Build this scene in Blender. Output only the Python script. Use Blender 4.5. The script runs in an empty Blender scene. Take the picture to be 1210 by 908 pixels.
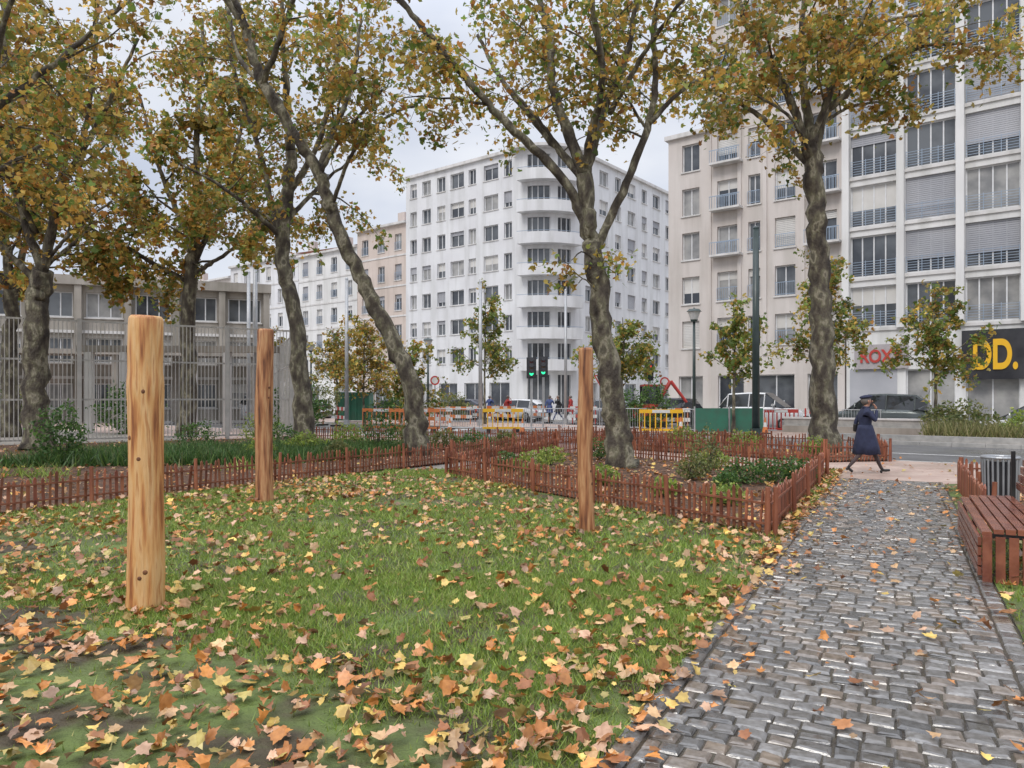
import bpy, math, random
import numpy as np
from mathutils import Vector
random.seed(11); R=np.random.default_rng(11)
S=bpy.context.scene
S.view_settings.view_transform='Standard'; S.view_settings.look='None'; S.view_settings.exposure=0

# ---------------------------------------------------------------- materials
def M(name,c1,c2=None,scale=5,rough=.6,bump=0,bscale=None,metal=0,stretch=(1,1,1),detail=4,attr=False,con=(.35,.65),rough2=None,trans=0,emit=None,spec=.5,dist=.01,stops=None,plain=False,stain=0):
    m=bpy.data.materials.new(name); m.use_nodes=True
    N=m.node_tree.nodes; L=m.node_tree.links; p=N['Principled BSDF']; out=N['Material Output']
    p.inputs['Roughness'].default_value=rough; p.inputs['Metallic'].default_value=metal
    p.inputs['Specular IOR Level'].default_value=spec
    if c2 is None: c2=tuple(c*.8 for c in c1)
    if plain:
        at=N.new('ShaderNodeAttribute'); at.attribute_name='col'; col=at.outputs['Color']
    else:
        tc=N.new('ShaderNodeTexCoord'); mp=N.new('ShaderNodeMapping'); mp.inputs['Scale'].default_value=stretch
        L.new(tc.outputs['Object'],mp.inputs['Vector'])
        nz=N.new('ShaderNodeTexNoise'); nz.inputs['Scale'].default_value=scale; nz.inputs['Detail'].default_value=detail
        L.new(mp.outputs['Vector'],nz.inputs['Vector'])
        cr=N.new('ShaderNodeValToRGB'); e=cr.color_ramp.elements
        st=stops or [(con[0],c1),(con[1],c2)]
        e[0].position=st[0][0]; e[0].color=(*st[0][1],1); e[1].position=st[-1][0]; e[1].color=(*st[-1][1],1)
        for ps,cc in st[1:-1]: q=e.new(ps); q.color=(*cc,1)
        L.new(nz.outputs['Fac'],cr.inputs['Fac'])
        col=cr.outputs['Color']
        if attr:
            at=N.new('ShaderNodeAttribute'); at.attribute_name='col'
            mx=N.new('ShaderNodeMix'); mx.data_type='RGBA'; mx.blend_type='MULTIPLY'; mx.inputs[0].default_value=1
            L.new(cr.outputs['Color'],mx.inputs[6]); L.new(at.outputs['Color'],mx.inputs[7]); col=mx.outputs[2]
        if stain:
            m2=N.new('ShaderNodeMapping'); m2.inputs['Scale'].default_value=(1.1,1.1,.12); L.new(tc.outputs['Object'],m2.inputs['Vector'])
            ns=N.new('ShaderNodeTexNoise'); ns.inputs['Scale'].default_value=1.3; ns.inputs['Detail'].default_value=5; L.new(m2.outputs['Vector'],ns.inputs['Vector'])
            r2=N.new('ShaderNodeValToRGB'); r2.color_ramp.elements[0].position=.36; r2.color_ramp.elements[0].color=(1-stain,1-stain,1-stain*1.1,1); r2.color_ramp.elements[1].position=.55; r2.color_ramp.elements[1].color=(1,1,1,1)
            L.new(ns.outputs['Fac'],r2.inputs['Fac']); mx=N.new('ShaderNodeMix'); mx.data_type='RGBA'; mx.blend_type='MULTIPLY'; mx.inputs[0].default_value=1
            L.new(col,mx.inputs[6]); L.new(r2.outputs['Color'],mx.inputs[7]); col=mx.outputs[2]
    L.new(col,p.inputs['Base Color'])
    if rough2 is not None:
        mr=N.new('ShaderNodeMapRange'); mr.inputs['From Min'].default_value=.4; mr.inputs['From Max'].default_value=.6
        mr.inputs['To Min'].default_value=rough; mr.inputs['To Max'].default_value=rough2
        n3=N.new('ShaderNodeTexNoise'); n3.inputs['Scale'].default_value=scale*.08 if attr else scale*.3; n3.inputs['Detail'].default_value=2; L.new(mp.outputs['Vector'],n3.inputs['Vector'])
        L.new(n3.outputs['Fac'],mr.inputs['Value']); L.new(mr.outputs['Result'],p.inputs['Roughness'])
    if bump:
        b=N.new('ShaderNodeBump'); b.inputs['Strength'].default_value=bump; b.inputs['Distance'].default_value=dist
        n2_=N.new('ShaderNodeTexNoise'); n2_.inputs['Scale'].default_value=bscale or scale*3; n2_.inputs['Detail'].default_value=4
        L.new(mp.outputs['Vector'],n2_.inputs['Vector']); L.new(n2_.outputs['Fac'],b.inputs['Height']); L.new(b.outputs['Normal'],p.inputs['Normal'])
    if trans:
        t=N.new('ShaderNodeBsdfTranslucent'); L.new(col,t.inputs['Color']); ms=N.new('ShaderNodeMixShader'); ms.inputs[0].default_value=trans
        L.new(p.outputs[0],ms.inputs[1]); L.new(t.outputs[0],ms.inputs[2]); L.new(ms.outputs[0],out.inputs['Surface'])
    if emit:
        p.inputs['Emission Color'].default_value=(*emit[:3],1); p.inputs['Emission Strength'].default_value=emit[3]
    return m
W1=(1,1,1)
m_leaf=M('tree_leaf',W1,rough=.5,plain=True,trans=.45)
m_gleaf=M('fallen_leaf',W1,(.72,.67,.62),30,.33,attr=True,trans=.1,detail=2)
m_grass=M('grass_blade',W1,rough=.45,plain=True,trans=.35)
m_sett=M('sett_stone',W1,(.62,.60,.57),26,.06,attr=True,bump=.3,bscale=34,rough2=.26,dist=.008,spec=.9)
m_joint=M('sett_joint',(.045,.036,.028),(.07,.06,.04),9,.25,bump=.5,bscale=60)
m_bark=M('plane_bark',(0,0,0),(0,0,0),4.2,.85,bump=1,bscale=22,stretch=(1,1,.5),detail=7,dist=.05,
   stops=[(.30,(.028,.021,.016)),(.43,(.065,.052,.038)),(.50,(.11,.093,.065)),(.55,(.14,.13,.08)),(.60,(.28,.25,.18)),(.68,(.10,.088,.06))])
m_lawn=M('lawn_soil',(0,0,0),(0,0,0),1.6,.8,bump=.9,bscale=34,detail=8,dist=.03,rough2=.5,
   stops=[(.30,(.055,.037,.024)),(.42,(.07,.055,.028)),(.50,(.09,.115,.03)),(.62,(.125,.175,.037)),(.75,(.15,.19,.05))])
m_soil=M('bed_mulch',(.05,.03,.02),(.17,.085,.045),6,.9,bump=1,bscale=28,detail=8,dist=.04)
m_ground=M('ground_gravel',(.22,.20,.175),(.30,.27,.23),1.5,.85,bump=.3,bscale=60,detail=6)
m_pink=M('pink_pavement',(.40,.285,.235),(.49,.375,.31),1.7,.6,bump=.3,bscale=80,detail=7,rough2=.3)
m_road=M('asphalt',(.10,.098,.10),(.145,.142,.143),.8,.5,bump=.3,bscale=90,detail=7,rough2=.22)
m_kerb=M('kerb_stone',(.32,.31,.29),(.44,.42,.39),4,.7,bump=.3)
m_paint=M('road_paint',(.75,.75,.72),(.5,.5,.48),9,.6)
m_fence=M('chestnut_fence',(.17,.05,.024),(.34,.12,.06),7,.55,bump=.5,bscale=30,stretch=(1,1,.3),attr=True)
m_bench=M('bench_wood',(.15,.045,.028),(.27,.095,.055),6,.25,bump=.3,bscale=30,stretch=(1,1,1))
m_bfr=M('bench_steel',(.03,.03,.03),(.05,.05,.05),4,.4,metal=.6)
m_galv=M('galvanised_mesh',(.42,.41,.38),(.52,.50,.46),3,.5,metal=.1)
m_white=M('white_render',(.66,.655,.665),(.73,.73,.735),.35,.8,detail=7,stain=.14)
m_white2=M('white_concrete',(.67,.66,.645),(.75,.74,.72),.4,.75,detail=7,stain=.16)
m_beige=M('beige_render',(.57,.515,.475),(.64,.59,.55),.35,.85,detail=7,stain=.15)
m_beige2=M('ochre_render',(.56,.47,.41),(.62,.53,.47),.35,.85,detail=6,stain=.15)
m_grey=M('grey_concrete',(.29,.26,.225),(.40,.365,.32),.6,.85,bump=.2,bscale=10,detail=6,stain=.3)
m_trim=M('pale_trim',(.60,.58,.56),(.68,.66,.64),1,.7,stain=.2)
m_frame=M('window_frame',(.74,.74,.74),(.64,.64,.64),4,.45)
m_shut=M('roller_shutter',(.34,.345,.37),(.44,.44,.46),.4,.55)
m_blind=M('white_blind',(.58,.56,.52),(.68,.66,.63),.8,.6)
m_rail=M('railing_metal',(.27,.34,.43),(.33,.40,.49),2,.45,metal=.2)
m_glass=M('window_glass',(.03,.035,.045),(.12,.13,.14),.45,.07,spec=.8,con=(.4,.6))
m_curt=M('curtain_glass',(.20,.20,.20),(.40,.39,.37),.9,.15,spec=.6)
m_dark=M('dark_shopfront',(.025,.025,.03),(.05,.05,.055),1,.25)
m_tile=M('roof_tile',(.30,.14,.09),(.22,.11,.08),3,.8)
m_green=M('dark_green_paint',(.025,.04,.038),(.04,.06,.056),3,.35)
m_gp=M('green_hoarding',(.03,.16,.10),(.04,.12,.08),2,.5)
m_gpole=M('grey_pole',(.36,.37,.38),(.45,.45,.45),3,.4,metal=.3)
m_or=M('orange_plastic',(.68,.22,.06),(.55,.16,.05),3,.5)
m_redp=M('red_plastic',(.5,.05,.04),(.42,.05,.04),3,.45)
m_wp=M('white_plastic',(.68,.67,.65),(.55,.55,.53),3,.5)
m_ye=M('yellow_paint',(.80,.45,.02),(.75,.42,.02),3,.4)
m_tyre=M('tyre',(.02,.02,.02),(.03,.03,.03),8,.8)
m_rim=M('rim',(.35,.35,.36),(.45,.45,.45),6,.3,metal=.8)
m_cglass=M('car_glass',(.02,.024,.028),(.03,.035,.04),2,.05,spec=.8)
m_lamp=M('lamp_lens',(.6,.6,.58),(.5,.5,.5),4,.15)
m_tail=M('tail_lens',(.4,.02,.02),(.3,.02,.02),4,.2)

# ---------------------------------------------------------------- mesh helpers
def np_mesh(name,V,F,mats,parent=None,loc=(0,0,0),col=None,midx=None,smooth=False):
    V=np.asarray(V,dtype=np.float32)-np.array(loc,dtype=np.float32); F=np.asarray(F,dtype=np.int32)
    me=bpy.data.meshes.new(name); me.vertices.add(len(V)); me.vertices.foreach_set('co',V.ravel())
    M_,k=F.shape; me.loops.add(M_*k); me.loops.foreach_set('vertex_index',F.ravel())
    me.polygons.add(M_); me.polygons.foreach_set('loop_start',np.arange(0,M_*k,k,dtype=np.int32)); me.polygons.foreach_set('loop_total',np.full(M_,k,dtype=np.int32))
    if midx is not None: me.polygons.foreach_set('material_index',np.asarray(midx,dtype=np.int32))
    me.polygons.foreach_set('use_smooth',np.full(M_,smooth))
    me.update(calc_edges=True)
    if col is not None:
        a=me.color_attributes.new('col','FLOAT_COLOR','POINT'); c=np.ones((len(V),4),dtype=np.float32); c[:,:3]=col; a.data.foreach_set('color',c.ravel())
    for m in (mats if isinstance(mats,(list,tuple)) else [mats]): me.materials.append(m)
    ob=bpy.data.objects.new(name,me); S.collection.objects.link(ob)
    if parent: ob.parent=parent
    else: ob.location=loc
    return ob
def py_mesh(name,V,F,mats,parent=None,loc=(0,0,0),midx=None,smooth=False):
    me=bpy.data.meshes.new(name); me.from_pydata([tuple(np.array(v)-np.array(loc)) for v in V],[],[tuple(f) for f in F])
    for m in (mats if isinstance(mats,(list,tuple)) else [mats]): me.materials.append(m)
    if midx is not None: me.polygons.foreach_set('material_index',np.asarray(midx,dtype=np.int32))
    if smooth: me.polygons.foreach_set('use_smooth',[True]*len(me.polygons))
    me.update(); ob=bpy.data.objects.new(name,me); S.collection.objects.link(ob)
    if parent: ob.parent=parent
    else: ob.location=loc
    return ob
def empty(name,loc):
    e=bpy.data.objects.new(name,None); e.location=loc; S.collection.objects.link(e); return e
BF=np.array([[0,3,2,1],[4,5,6,7],[0,1,5,4],[1,2,6,5],[2,3,7,6],[3,0,4,7]])
class G:
    """group: top-level empty with one mesh child per part"""
    def __init__(s,name,loc,top=None): s.name=name; s.loc=tuple(loc); s.parts={}
    def raw(s,part,mat,V,F,col=None):
        p=s.parts.setdefault(part,[mat,[],[],0,[]]); V=np.asarray(V,float)
        p[1].append(V); p[2].extend([tuple(int(i)+p[3] for i in f) for f in F]); p[3]+=len(V)
        p[4].append(np.tile(np.array(col if col is not None else (1,1,1),float),(len(V),1)))
    def box(s,part,mat,O,u,n,s0,s1,d0,d1,z0,z1,col=None):
        O=np.array(O,float)[:2];u=np.array(u,float);n=np.array(n,float)
        if u[0]*n[1]-u[1]*n[0]<0: d0,d1=d1,d0
        V=[]
        for z in (z0,z1):
            for (a,b) in ((s0,d0),(s1,d0),(s1,d1),(s0,d1)):
                q=O+u*a+n*b; V.append((q[0],q[1],z))
        s.raw(part,mat,V,BF,col)
    def cyl(s,part,mat,p0,p1,r0,r1=None,seg=10):
        r1=r0 if r1 is None else r1
        V,F=tube(np.array([p0,p1],float),[r0,r1],seg,cap=True); s.raw(part,mat,V,F)
    def done(s,smooth=()):
        e=empty(s.name,s.loc)
        for k,(mat,vs,fs,_,cs) in s.parts.items():
            V=np.vstack(vs); ob=py_mesh(k,V,fs,mat,parent=e,loc=s.loc,smooth=k in smooth)
            a=ob.data.color_attributes.new('col','FLOAT_COLOR','POINT'); c=np.ones((len(V),4),dtype=np.float32); c[:,:3]=np.vstack(cs); a.data.foreach_set('color',c.ravel())
        return e
def tube(pts,rad,seg=8,cap=False,lobe=0,ph=0):
    pts=np.asarray(pts,float); n=len(pts); T=np.gradient(pts,axis=0); T/=np.linalg.norm(T,axis=1)[:,None]+1e-9
    ref=np.array([1,0,0]) if abs(T[0][0])<.8 else np.array([0,1,0]); a=np.cross(T[0],ref); a/=np.linalg.norm(a)
    V=[];th=np.linspace(0,2*math.pi,seg,endpoint=False)
    for i in range(n):
        a=a-T[i]*np.dot(a,T[i]); a/=np.linalg.norm(a)+1e-9; b=np.cross(T[i],a)
        r=rad[i]*(1+lobe*(np.sin(3*th+ph+i*.15)+.6*np.sin(5*th+ph*2-i*.4)))
        V.append(pts[i]+np.outer(np.cos(th)*r,a)+np.outer(np.sin(th)*r,b))
    V=np.vstack(V); F=[]
    for i in range(n-1):
        for j in range(seg):
            k=(j+1)%seg; F.append((i*seg+j,i*seg+k,(i+1)*seg+k,(i+1)*seg+j))
    if cap: F.append(tuple(range(seg-1,-1,-1))); F.append(tuple((n-1)*seg+j for j in range(seg)))
    return V,F
def resample(P,n):
    P=np.asarray(P,float); m=len(P); t=np.linspace(0,m-1,n); out=[]
    Q=np.vstack([2*P[0]-P[1],P,2*P[-1]-P[-2]])
    for x in t:
        i=min(int(x),m-2); f=x-i; p0,p1,p2,p3=Q[i],Q[i+1],Q[i+2],Q[i+3]
        out.append(.5*((2*p1)+(-p0+p2)*f+(2*p0-5*p1+4*p2-p3)*f*f+(-p0+3*p1-3*p2+p3)*f**3))
    return np.array(out)
_w=[(R.uniform(0,6.28),R.uniform(.6,1.5),R.uniform(0,6.28)) for _ in range(14)]
def n2(x,y,s=1.0):
    v=0
    for i,(a,k,p) in enumerate(_w):
        k2=k*s*(1+(i%4)); v=v+np.sin((np.cos(a)*x+np.sin(a)*y)*k2+p)/(1+(i%4)*.6)
    return v/5.5
def inpoly(x,y,P):
    c=np.zeros(len(x),bool); n=len(P); j=n-1
    for i in range(n):
        xi,yi=P[i];xj,yj=P[j]
        c^=((yi>y)!=(yj>y))&(x<(xj-xi)*(y-yi)/((yj-yi)+1e-12)+xi); j=i
    return c
LT=np.array([(0,0),(.4,.08),(.56,.5),(.26,.48),(0,1),(-.26,.48),(-.56,.5),(-.4,.08)])
_h=[(0,0),(.16,-.05),(.42,.03),(.34,.2),(.56,.45),(.38,.47),(.30,.64),(.17,.64)]
LG=np.array(_h+[(0,.95)]+[(-x,y) for x,y in _h[:0:-1]])
LS=np.array([(0,0),(.26,.35),(.2,.75),(0,1),(-.2,.75),(-.26,.35)])
def leaves(name,P,size,T,col,mat,flat=0,curl=.3,parent=None,loc=(0,0,0)):
    n=len(P); k=len(T)
    nr=R.normal(size=(n,3)); 
    if flat: nr=nr*(1-flat)+np.array([0,0,1.0])*flat
    nr/=np.linalg.norm(nr,axis=1)[:,None]
    t=R.normal(size=(n,3)); t-=nr*np.sum(t*nr,1)[:,None]; t/=np.linalg.norm(t,axis=1)[:,None]; b=np.cross(nr,t)
    c=R.normal(0,curl,n)+curl*.5; cy=R.normal(0,curl,n)
    x=T[:,0][None,:,None]; y=(T[:,1]-.5)[None,:,None]
    asp=R.uniform(.6,1.15,n)[:,None,None]
    V=P[:,None,:]+size[:,None,None]*(x*asp*t[:,None,:]+y*b[:,None,:]+(c[:,None,None]*x*x+cy[:,None,None]*y*y)*nr[:,None,:])
    if flat and parent is None: 
        mn=V[:,:,2].min(1); V[:,:,2]+=np.maximum(0,(P[:,2]+.002-mn))[:,None]
    F=np.arange(n*k).reshape(n,k)
    return np_mesh(name,V.reshape(-1,3),F,mat,parent,loc,col=np.repeat(col,k,axis=0))
def pal(n,cols,w,jit=.25):
    cols=np.array(cols);w=np.array(w,float);w/=w.sum(); i=R.choice(len(cols),n,p=w)
    return cols[i]*(1+R.normal(0,jit,(n,1)).clip(-.6,.7))

# ---------------------------------------------------------------- trees
AUT=[(.52,.31,.065),(.39,.30,.07),(.27,.29,.06),(.16,.24,.05),(.42,.19,.05),(.62,.43,.095)]
def tree(name,limbs,pw,leafsize=.17,nl=20,sec=1.5,start=.3,seclen=(1.3,2.8),lean=(0,0,.06),seed=1,seg=14,knob=True,droop=.2,zmin=0):
    r=np.random.default_rng(seed); loc=tuple(limbs[0][0][0]); WV=[];WF=[];off=0
    def add(V,F):
        nonlocal off
        WV.append(V); WF.extend([tuple(i+off for i in f) for f in F]); off+=len(V)
    twigs=[]
    for li,(pts,r0,r1) in enumerate(limbs):
        P=resample(pts,max(12,len(pts)*8)); n=len(P)
        P[1:-1]+=r.normal(0,.022,(n-2,3))*(r0/.2)
        tt=np.linspace(0,1,n); rad=r0+(r1-r0)*tt**.8
        if li==0: rad=rad*(1+.45*np.exp(-tt*16))
        if knob: rad=rad*(1+r.normal(0,.05,n))
        add(*tube(P,rad,seg if li==0 else 9,cap=True,lobe=.06 if knob else 0,ph=r.uniform(0,6)))
        L=np.sum(np.linalg.norm(np.diff(P,axis=0),axis=1))
        if li==0 and len(limbs)>1: continue
        ns=int(L*sec)
        for q in range(ns):
            t=start+(1-start)*(q+r.random())/ns; i=min(int(t*(n-1)),n-2); p=P[i]; tg=P[i+1]-P[i]; tg/=np.linalg.norm(tg)
            a=r.uniform(0,2*math.pi); d=np.array([math.cos(a),math.sin(a)*.8,r.uniform(-.3,.55)])*1.0+tg*.45+np.array(lean); d/=np.linalg.norm(d)
            Ls=r.uniform(*seclen)*(1.1-.35*t)
            if L<1.6: Ls*=.35
            B=[p.copy()]; dd=d.copy()
            for s_ in range(6):
                dd=dd+r.normal(0,.16,3)+np.array([0,0,.05-droop*.25*s_]); dd/=np.linalg.norm(dd); B.append(B[-1]+dd*Ls/6)
            B=np.array(B); rs=max(.012,min(rad[i]*.45,.045)*Ls/2.2); add(*tube(B,np.linspace(rs,.007,7),5)); 
            cj=r.random()
            for k in range(int(3+Ls*2.3)):
                j=r.integers(2,7); p2=B[j]; d2=r.normal(0,1,3)*np.array([1,1,.55])+dd*.9+np.array([0,0,-.1]); d2/=np.linalg.norm(d2)
                Lt=r.uniform(.45,1.15)*min(1,Ls/1.2); C=[p2]
                for s_ in range(3):
                    d2=d2+np.array([0,0,-.2])+r.normal(0,.15,3); d2/=np.linalg.norm(d2); C.append(C[-1]+d2*Lt/3)
                C=np.array(C); add(*tube(C,[.008,.006,.005,.004],3)); 
                if C[-1][2]>zmin: twigs.append((C,cj))
    WV=np.vstack(WV); e=empty(name,loc)
    py_mesh('trunk_and_limbs',WV,WF,m_bark,e,loc,smooth=True)
    P=[];Cc=[]
    sp=.17 if knob else .10
    for C,cj in twigs:
        m=r.poisson(nl); 
        if m<1: continue
        t=r.uniform(.1,1.05,m)*3; i=np.minimum(t.astype(int),2); f=(t-i)[:,None]
        p=C[i]*(1-f)+C[i+1]*f+r.normal(0,sp,(m,3))-np.array([0,0,.06]); P.append(p)
        ww=np.array(pw,float)*(1+1.8*r.random(len(pw))); 
        Cc.append(pal(m,AUT,ww,.22)*(.65+.6*cj))
    P=np.vstack(P);Cc=np.vstack(Cc)
    leaves('leaves',P,R.uniform(.5,1.2,len(P))*leafsize,LT,Cc,m_leaf,flat=.35,curl=.35,parent=e,loc=loc)
    return len(P)

n=0
# leaning plane tree
n+=tree('plane_tree',[
 ([(-2.55,20,0),(-2.76,20,1.95),(-3.45,20,3.56),(-4.14,20,4.94),(-4.76,19.9,6.3),(-5.2,19.8,7.6),(-5.86,19.7,8.7),(-6.6,19.5,9.9),(-7.0,19.4,11.3),(-7.4,19.3,12.4)],.26,.10),
 ([(-5.2,19.8,7.6),(-4.9,20.3,9),(-4.5,20.8,10.5),(-4.3,21,12.5)],.11,.04),
 ([(-5.9,19.7,8.7),(-6.6,20.6,10),(-7.8,21.2,11.3),(-8.3,21.5,13)],.12,.04),
 ([(-4.9,19.9,6.7),(-4.2,19.2,7.9),(-3.4,18.8,8.6),(-2.5,18.5,8.9),(-1.7,18.3,8.6)],.06,.02),
 ([(-5.2,19.8,7.6),(-4.4,19.6,8.7),(-3.4,19.4,9.7)],.07,.03),
 ([(-6.6,19.5,9.9),(-5.6,18.6,11.4),(-5.0,18,13)],.09,.04),
 ([(-7.0,19.4,11.3),(-7.8,18.9,12.6),(-8.4,18.6,14)],.1,.04)],[4,5,4,2.5,1.5,2],seed=3,nl=18,seclen=(1.1,2.4))
n+=tree('plane_tree',[
 ([(-6.7,24,0),(-7.04,24,4.1),(-7.5,24,6.3),(-7.3,24,8.2),(-7.2,24,9.6)],.28,.18),
 ([(-7.2,24,9.6),(-7.45,24.2,12.1),(-7.6,24.3,15)],.16,.06),
 ([(-7.5,24,6.3),(-8.3,24.3,9.6),(-9.2,24.5,12.3),(-9.6,24.5,14.5)],.13,.04),
 ([(-7.3,24,8.2),(-6.2,23.8,10),(-5.6,23.5,12.5),(-5.4,23.2,14.5)],.12,.04),
 ([(-7.45,24,6.8),(-8.8,23,8.0),(-10.2,22.6,8.8)],.09,.03),
 ([(-7.3,24,7.4),(-6.3,25,9.0),(-5.3,26,10.2)],.09,.03),
 ([(-7.4,24,6.9),(-8.4,24.6,7.8),(-9.6,25,7.9)],.06,.03)],[4,4,4,3,1.5,1],seed=5,nl=22,start=.2)
# central tree
n+=tree('plane_tree',[
 ([(2.47,16.5,0),(2.22,16.5,1.8),(1.93,16.5,4.07),(1.75,16.5,5.2),(1.62,16.5,6.6)],.28,.18),
 ([(1.8,16.5,5.1),(1.14,16.4,6.45),(-.1,16.2,7.6),(-.85,16,8.35),(-1.8,15.8,9.4),(-2.66,15.6,10.4),(-3.2,15.4,11.3)],.12,.05),
 ([(1.62,16.5,6.6),(.95,16.8,8.6),(.85,17,10),(.3,17.2,11.9)],.14,.06),
 ([(1.62,16.5,6.5),(2.1,16.7,8.1),(2.66,16.9,9.6),(2.95,17,11.3)],.12,.05),
 ([(1.85,16.5,4.9),(2.57,16.3,6.45),(3.1,16.1,8.1),(3.1,16,9.8),(3.5,15.9,11)],.11,.045),
 ([(1.6,16.5,6.5),(.6,17.3,8),(-.28,18,9.4),(-.86,18.5,10.7)],.10,.04),
 ([(1.6,16.5,6.7),(1.9,15.6,8.3),(1.6,15,9.8),(1.4,14.6,11)],.10,.04),
 ([(3.0,16.1,7.6),(3.9,16.3,8.5),(4.9,16.5,8.9)],.06,.025),
 ([(1.7,16.5,6.2),(.9,16.9,7.6),(.0,17.2,8.8)],.06,.03),
 ([(1.9,16.4,4.6),(1.55,16.2,4.8),(1.3,16.1,4.6)],.025,.01),
 ([(1.95,16.4,3.9),(1.6,16.2,4.2),(1.45,16.1,4.1)],.02,.01),
 ([(2.2,16.6,8),(3.0,15.6,9.2),(3.9,15,10.2)],.07,.03)],[4,5,4,3,1.5,2],seed=8,start=.33,nl=20,leafsize=.15,seclen=(1.1,2.4),zmin=3.3)
# right tree
n+=tree('plane_tree',[
 ([(8.85,21,0),(8.8,21,3.3),(8.73,21,5.7),(8.6,21,8.1),(8.5,21,9.1)],.34,.22),
 ([(8.5,21,8.7),(7.6,20.9,10.6),(6.6,20.7,12),(6.2,20.6,13.3)],.14,.06),
 ([(8.6,21,8.6),(9.2,21.1,10.8),(9.6,21.2,13)],.15,.06),
 ([(8.5,21,9),(8.4,21.3,11.2),(8.5,21.5,14)],.15,.06),
 ([(8.6,21,8.1),(7.2,21.6,9.9),(6.2,22.1,10.7),(5.0,22.5,11.6)],.10,.04),
 ([(9.0,21,9.8),(10.4,20.6,10.9),(11.6,20.2,11.3),(13.0,19.9,11.0)],.10,.03),
 ([(9.4,21.1,11.6),(11,21.5,12.6),(12.9,21.8,13.0)],.09,.03),
 ([(8.5,21,8.9),(9.0,20,10.6),(9.5,19.3,12.2)],.09,.04),
 ([(8.6,21,8.4),(7.6,20.2,9.3),(6.6,19.8,9.7)],.06,.03),
 ([(8.8,21,9.4),(10,21.8,10.2),(11.3,22.4,10.6)],.06,.03)],[5,4,4,2.5,1.5,3],seed=13,start=.22,nl=24,leafsize=.18)
# left trees
n+=tree('plane_tree',[
 ([(-14.2,22,0),(-14.2,22,3.9),(-14.0,22,5.4)],.35,.28),
 ([(-14.0,22,5.3),(-14.8,22,7.9),(-15.1,22,11),(-15.2,22,14)],.15,.07),
 ([(-14.0,22,5.3),(-13.4,21.9,7.8),(-12.7,21.7,8.9),(-12.2,21.5,11.5),(-12,21.3,14)],.14,.05),
 ([(-14.1,22,5),(-15.4,21.5,6.6),(-16.3,21,8.5)],.11,.04),
 ([(-13.9,22,6),(-13.7,22.6,9),(-13.4,23,12.5)],.12,.05),
 ([(-13.3,21.9,8),(-11.6,21,9.8),(-10.4,20.5,11.6)],.09,.04),
 ([(-13.8,22,5.8),(-12.6,21.4,6.6),(-11.4,21,7.2)],.06,.03),
 ([(-14.2,22,6.5),(-14.6,20.6,9),(-14.5,19.6,11.5)],.09,.04)],[5,4,4,2.5,2.5,2],seed=21,nl=23,start=.15,droop=.3)
n+=tree('plane_tree',[
 ([(-13.2,30,0),(-13.1,30,6.4),(-12.9,30,8)],.31,.22),
 ([(-12.9,30,8),(-12.8,30,12.6),(-12.6,30,17)],.18,.07),
 ([(-12.9,30,7.6),(-14.2,30,10.5),(-15.2,30,14)],.14,.05),
 ([(-13,30,7),(-11.6,30,10),(-10.8,30,14)],.14,.05),
 ([(-13,30,6.2),(-15.5,29.5,7.6),(-17.5,29,8.8)],.11,.04),
 ([(-13,30,6.6),(-11.4,29.5,7.4),(-9.6,29,8.6)],.11,.04)],[5,4,4,2.5,1.5,1],seed=22,nl=28,leafsize=.24,start=.08,seclen=(1.8,3.6),droop=.4)
n+=tree('plane_tree',[
 ([(-20.5,30,0),(-20.4,30,6)],.34,.26),
 ([(-20.4,30,6),(-21,30,12),(-21,30,17)],.2,.08),
 ([(-20.4,30,6),(-19,30,10.5),(-18.3,30,15)],.16,.06),
 ([(-20.4,30,5.8),(-18,29.5,7.4),(-16.4,29,8.4)],.12,.05),
 ([(-20.4,30,6),(-22.5,29.5,8.5),(-23,29,12)],.12,.05)],[5,4,3,2.5,2,1],seed=23,nl=28,leafsize=.24,start=.08,seclen=(1.8,3.6),droop=.4)
n+=tree('plane_tree',[
 ([(-11.6,13,0),(-11.5,13,3.5),(-11.2,13,5.2)],.33,.26),
 ([(-11.2,13,5.2),(-9.6,13.6,6.9),(-8.4,14,8.2),(-7.2,14.4,9.6)],.10,.03),
 ([(-11.2,13,5.2),(-10.8,14,8),(-10.4,14.6,11)],.14,.05),
 ([(-11.2,13,5),(-10.2,14.4,6.0),(-9.6,15.4,7.0)],.08,.03),
 ([(-11.2,13,5.2),(-12.5,12,8),(-13,11.5,10.5)],.14,.05),
 ([(-9.6,13.6,6.9),(-8.8,12.8,8.2),(-7.8,12.2,9.0)],.06,.03)],[5,4,4,2.5,1.5,2],seed=44,nl=19,leafsize=.15,start=.2)
# small street trees
GR=[.6,2,5,6,.2,1]
def young(x,y,h,w,seed,pw=GR,cb=.4):
    rr=np.random.default_rng(seed); z0=h*cb; L=[([(x,y,0),(x+rr.normal(0,.05),y,z0),(x+rr.normal(0,.1),y,h*.7),(x,y,h*.96)],.085,.02)]
    for i in range(9):
        a=i*2.4+rr.random(); z=z0+(h*.85-z0)*i/9; ww=w*.5*(1-.55*i/9)
        L.append(([(x,y,z),(x+math.cos(a)*ww*.5,y+math.sin(a)*ww*.5,z+.35*ww),(x+math.cos(a)*ww,y+math.sin(a)*ww,z+.75*ww)],.03,.01))
    L.append((L[0][0][1:],.05,.015))
    return tree('street_tree',L,pw,leafsize=.20,nl=11,sec=3.2,start=.12,seclen=(.75,1.4),seed=seed,seg=7,knob=False)
n+=young(-1.65,45,8.4,3.2,31,cb=.33); n+=young(9.9,33,6.2,2.6,32); n+=young(14.4,34,8.2,3.8,33,[2,3,4,5,1,1],.34); n+=young(18.4,32,6.4,3.5,34,[1.5,3,5,5,.5,2],.36)
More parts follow.
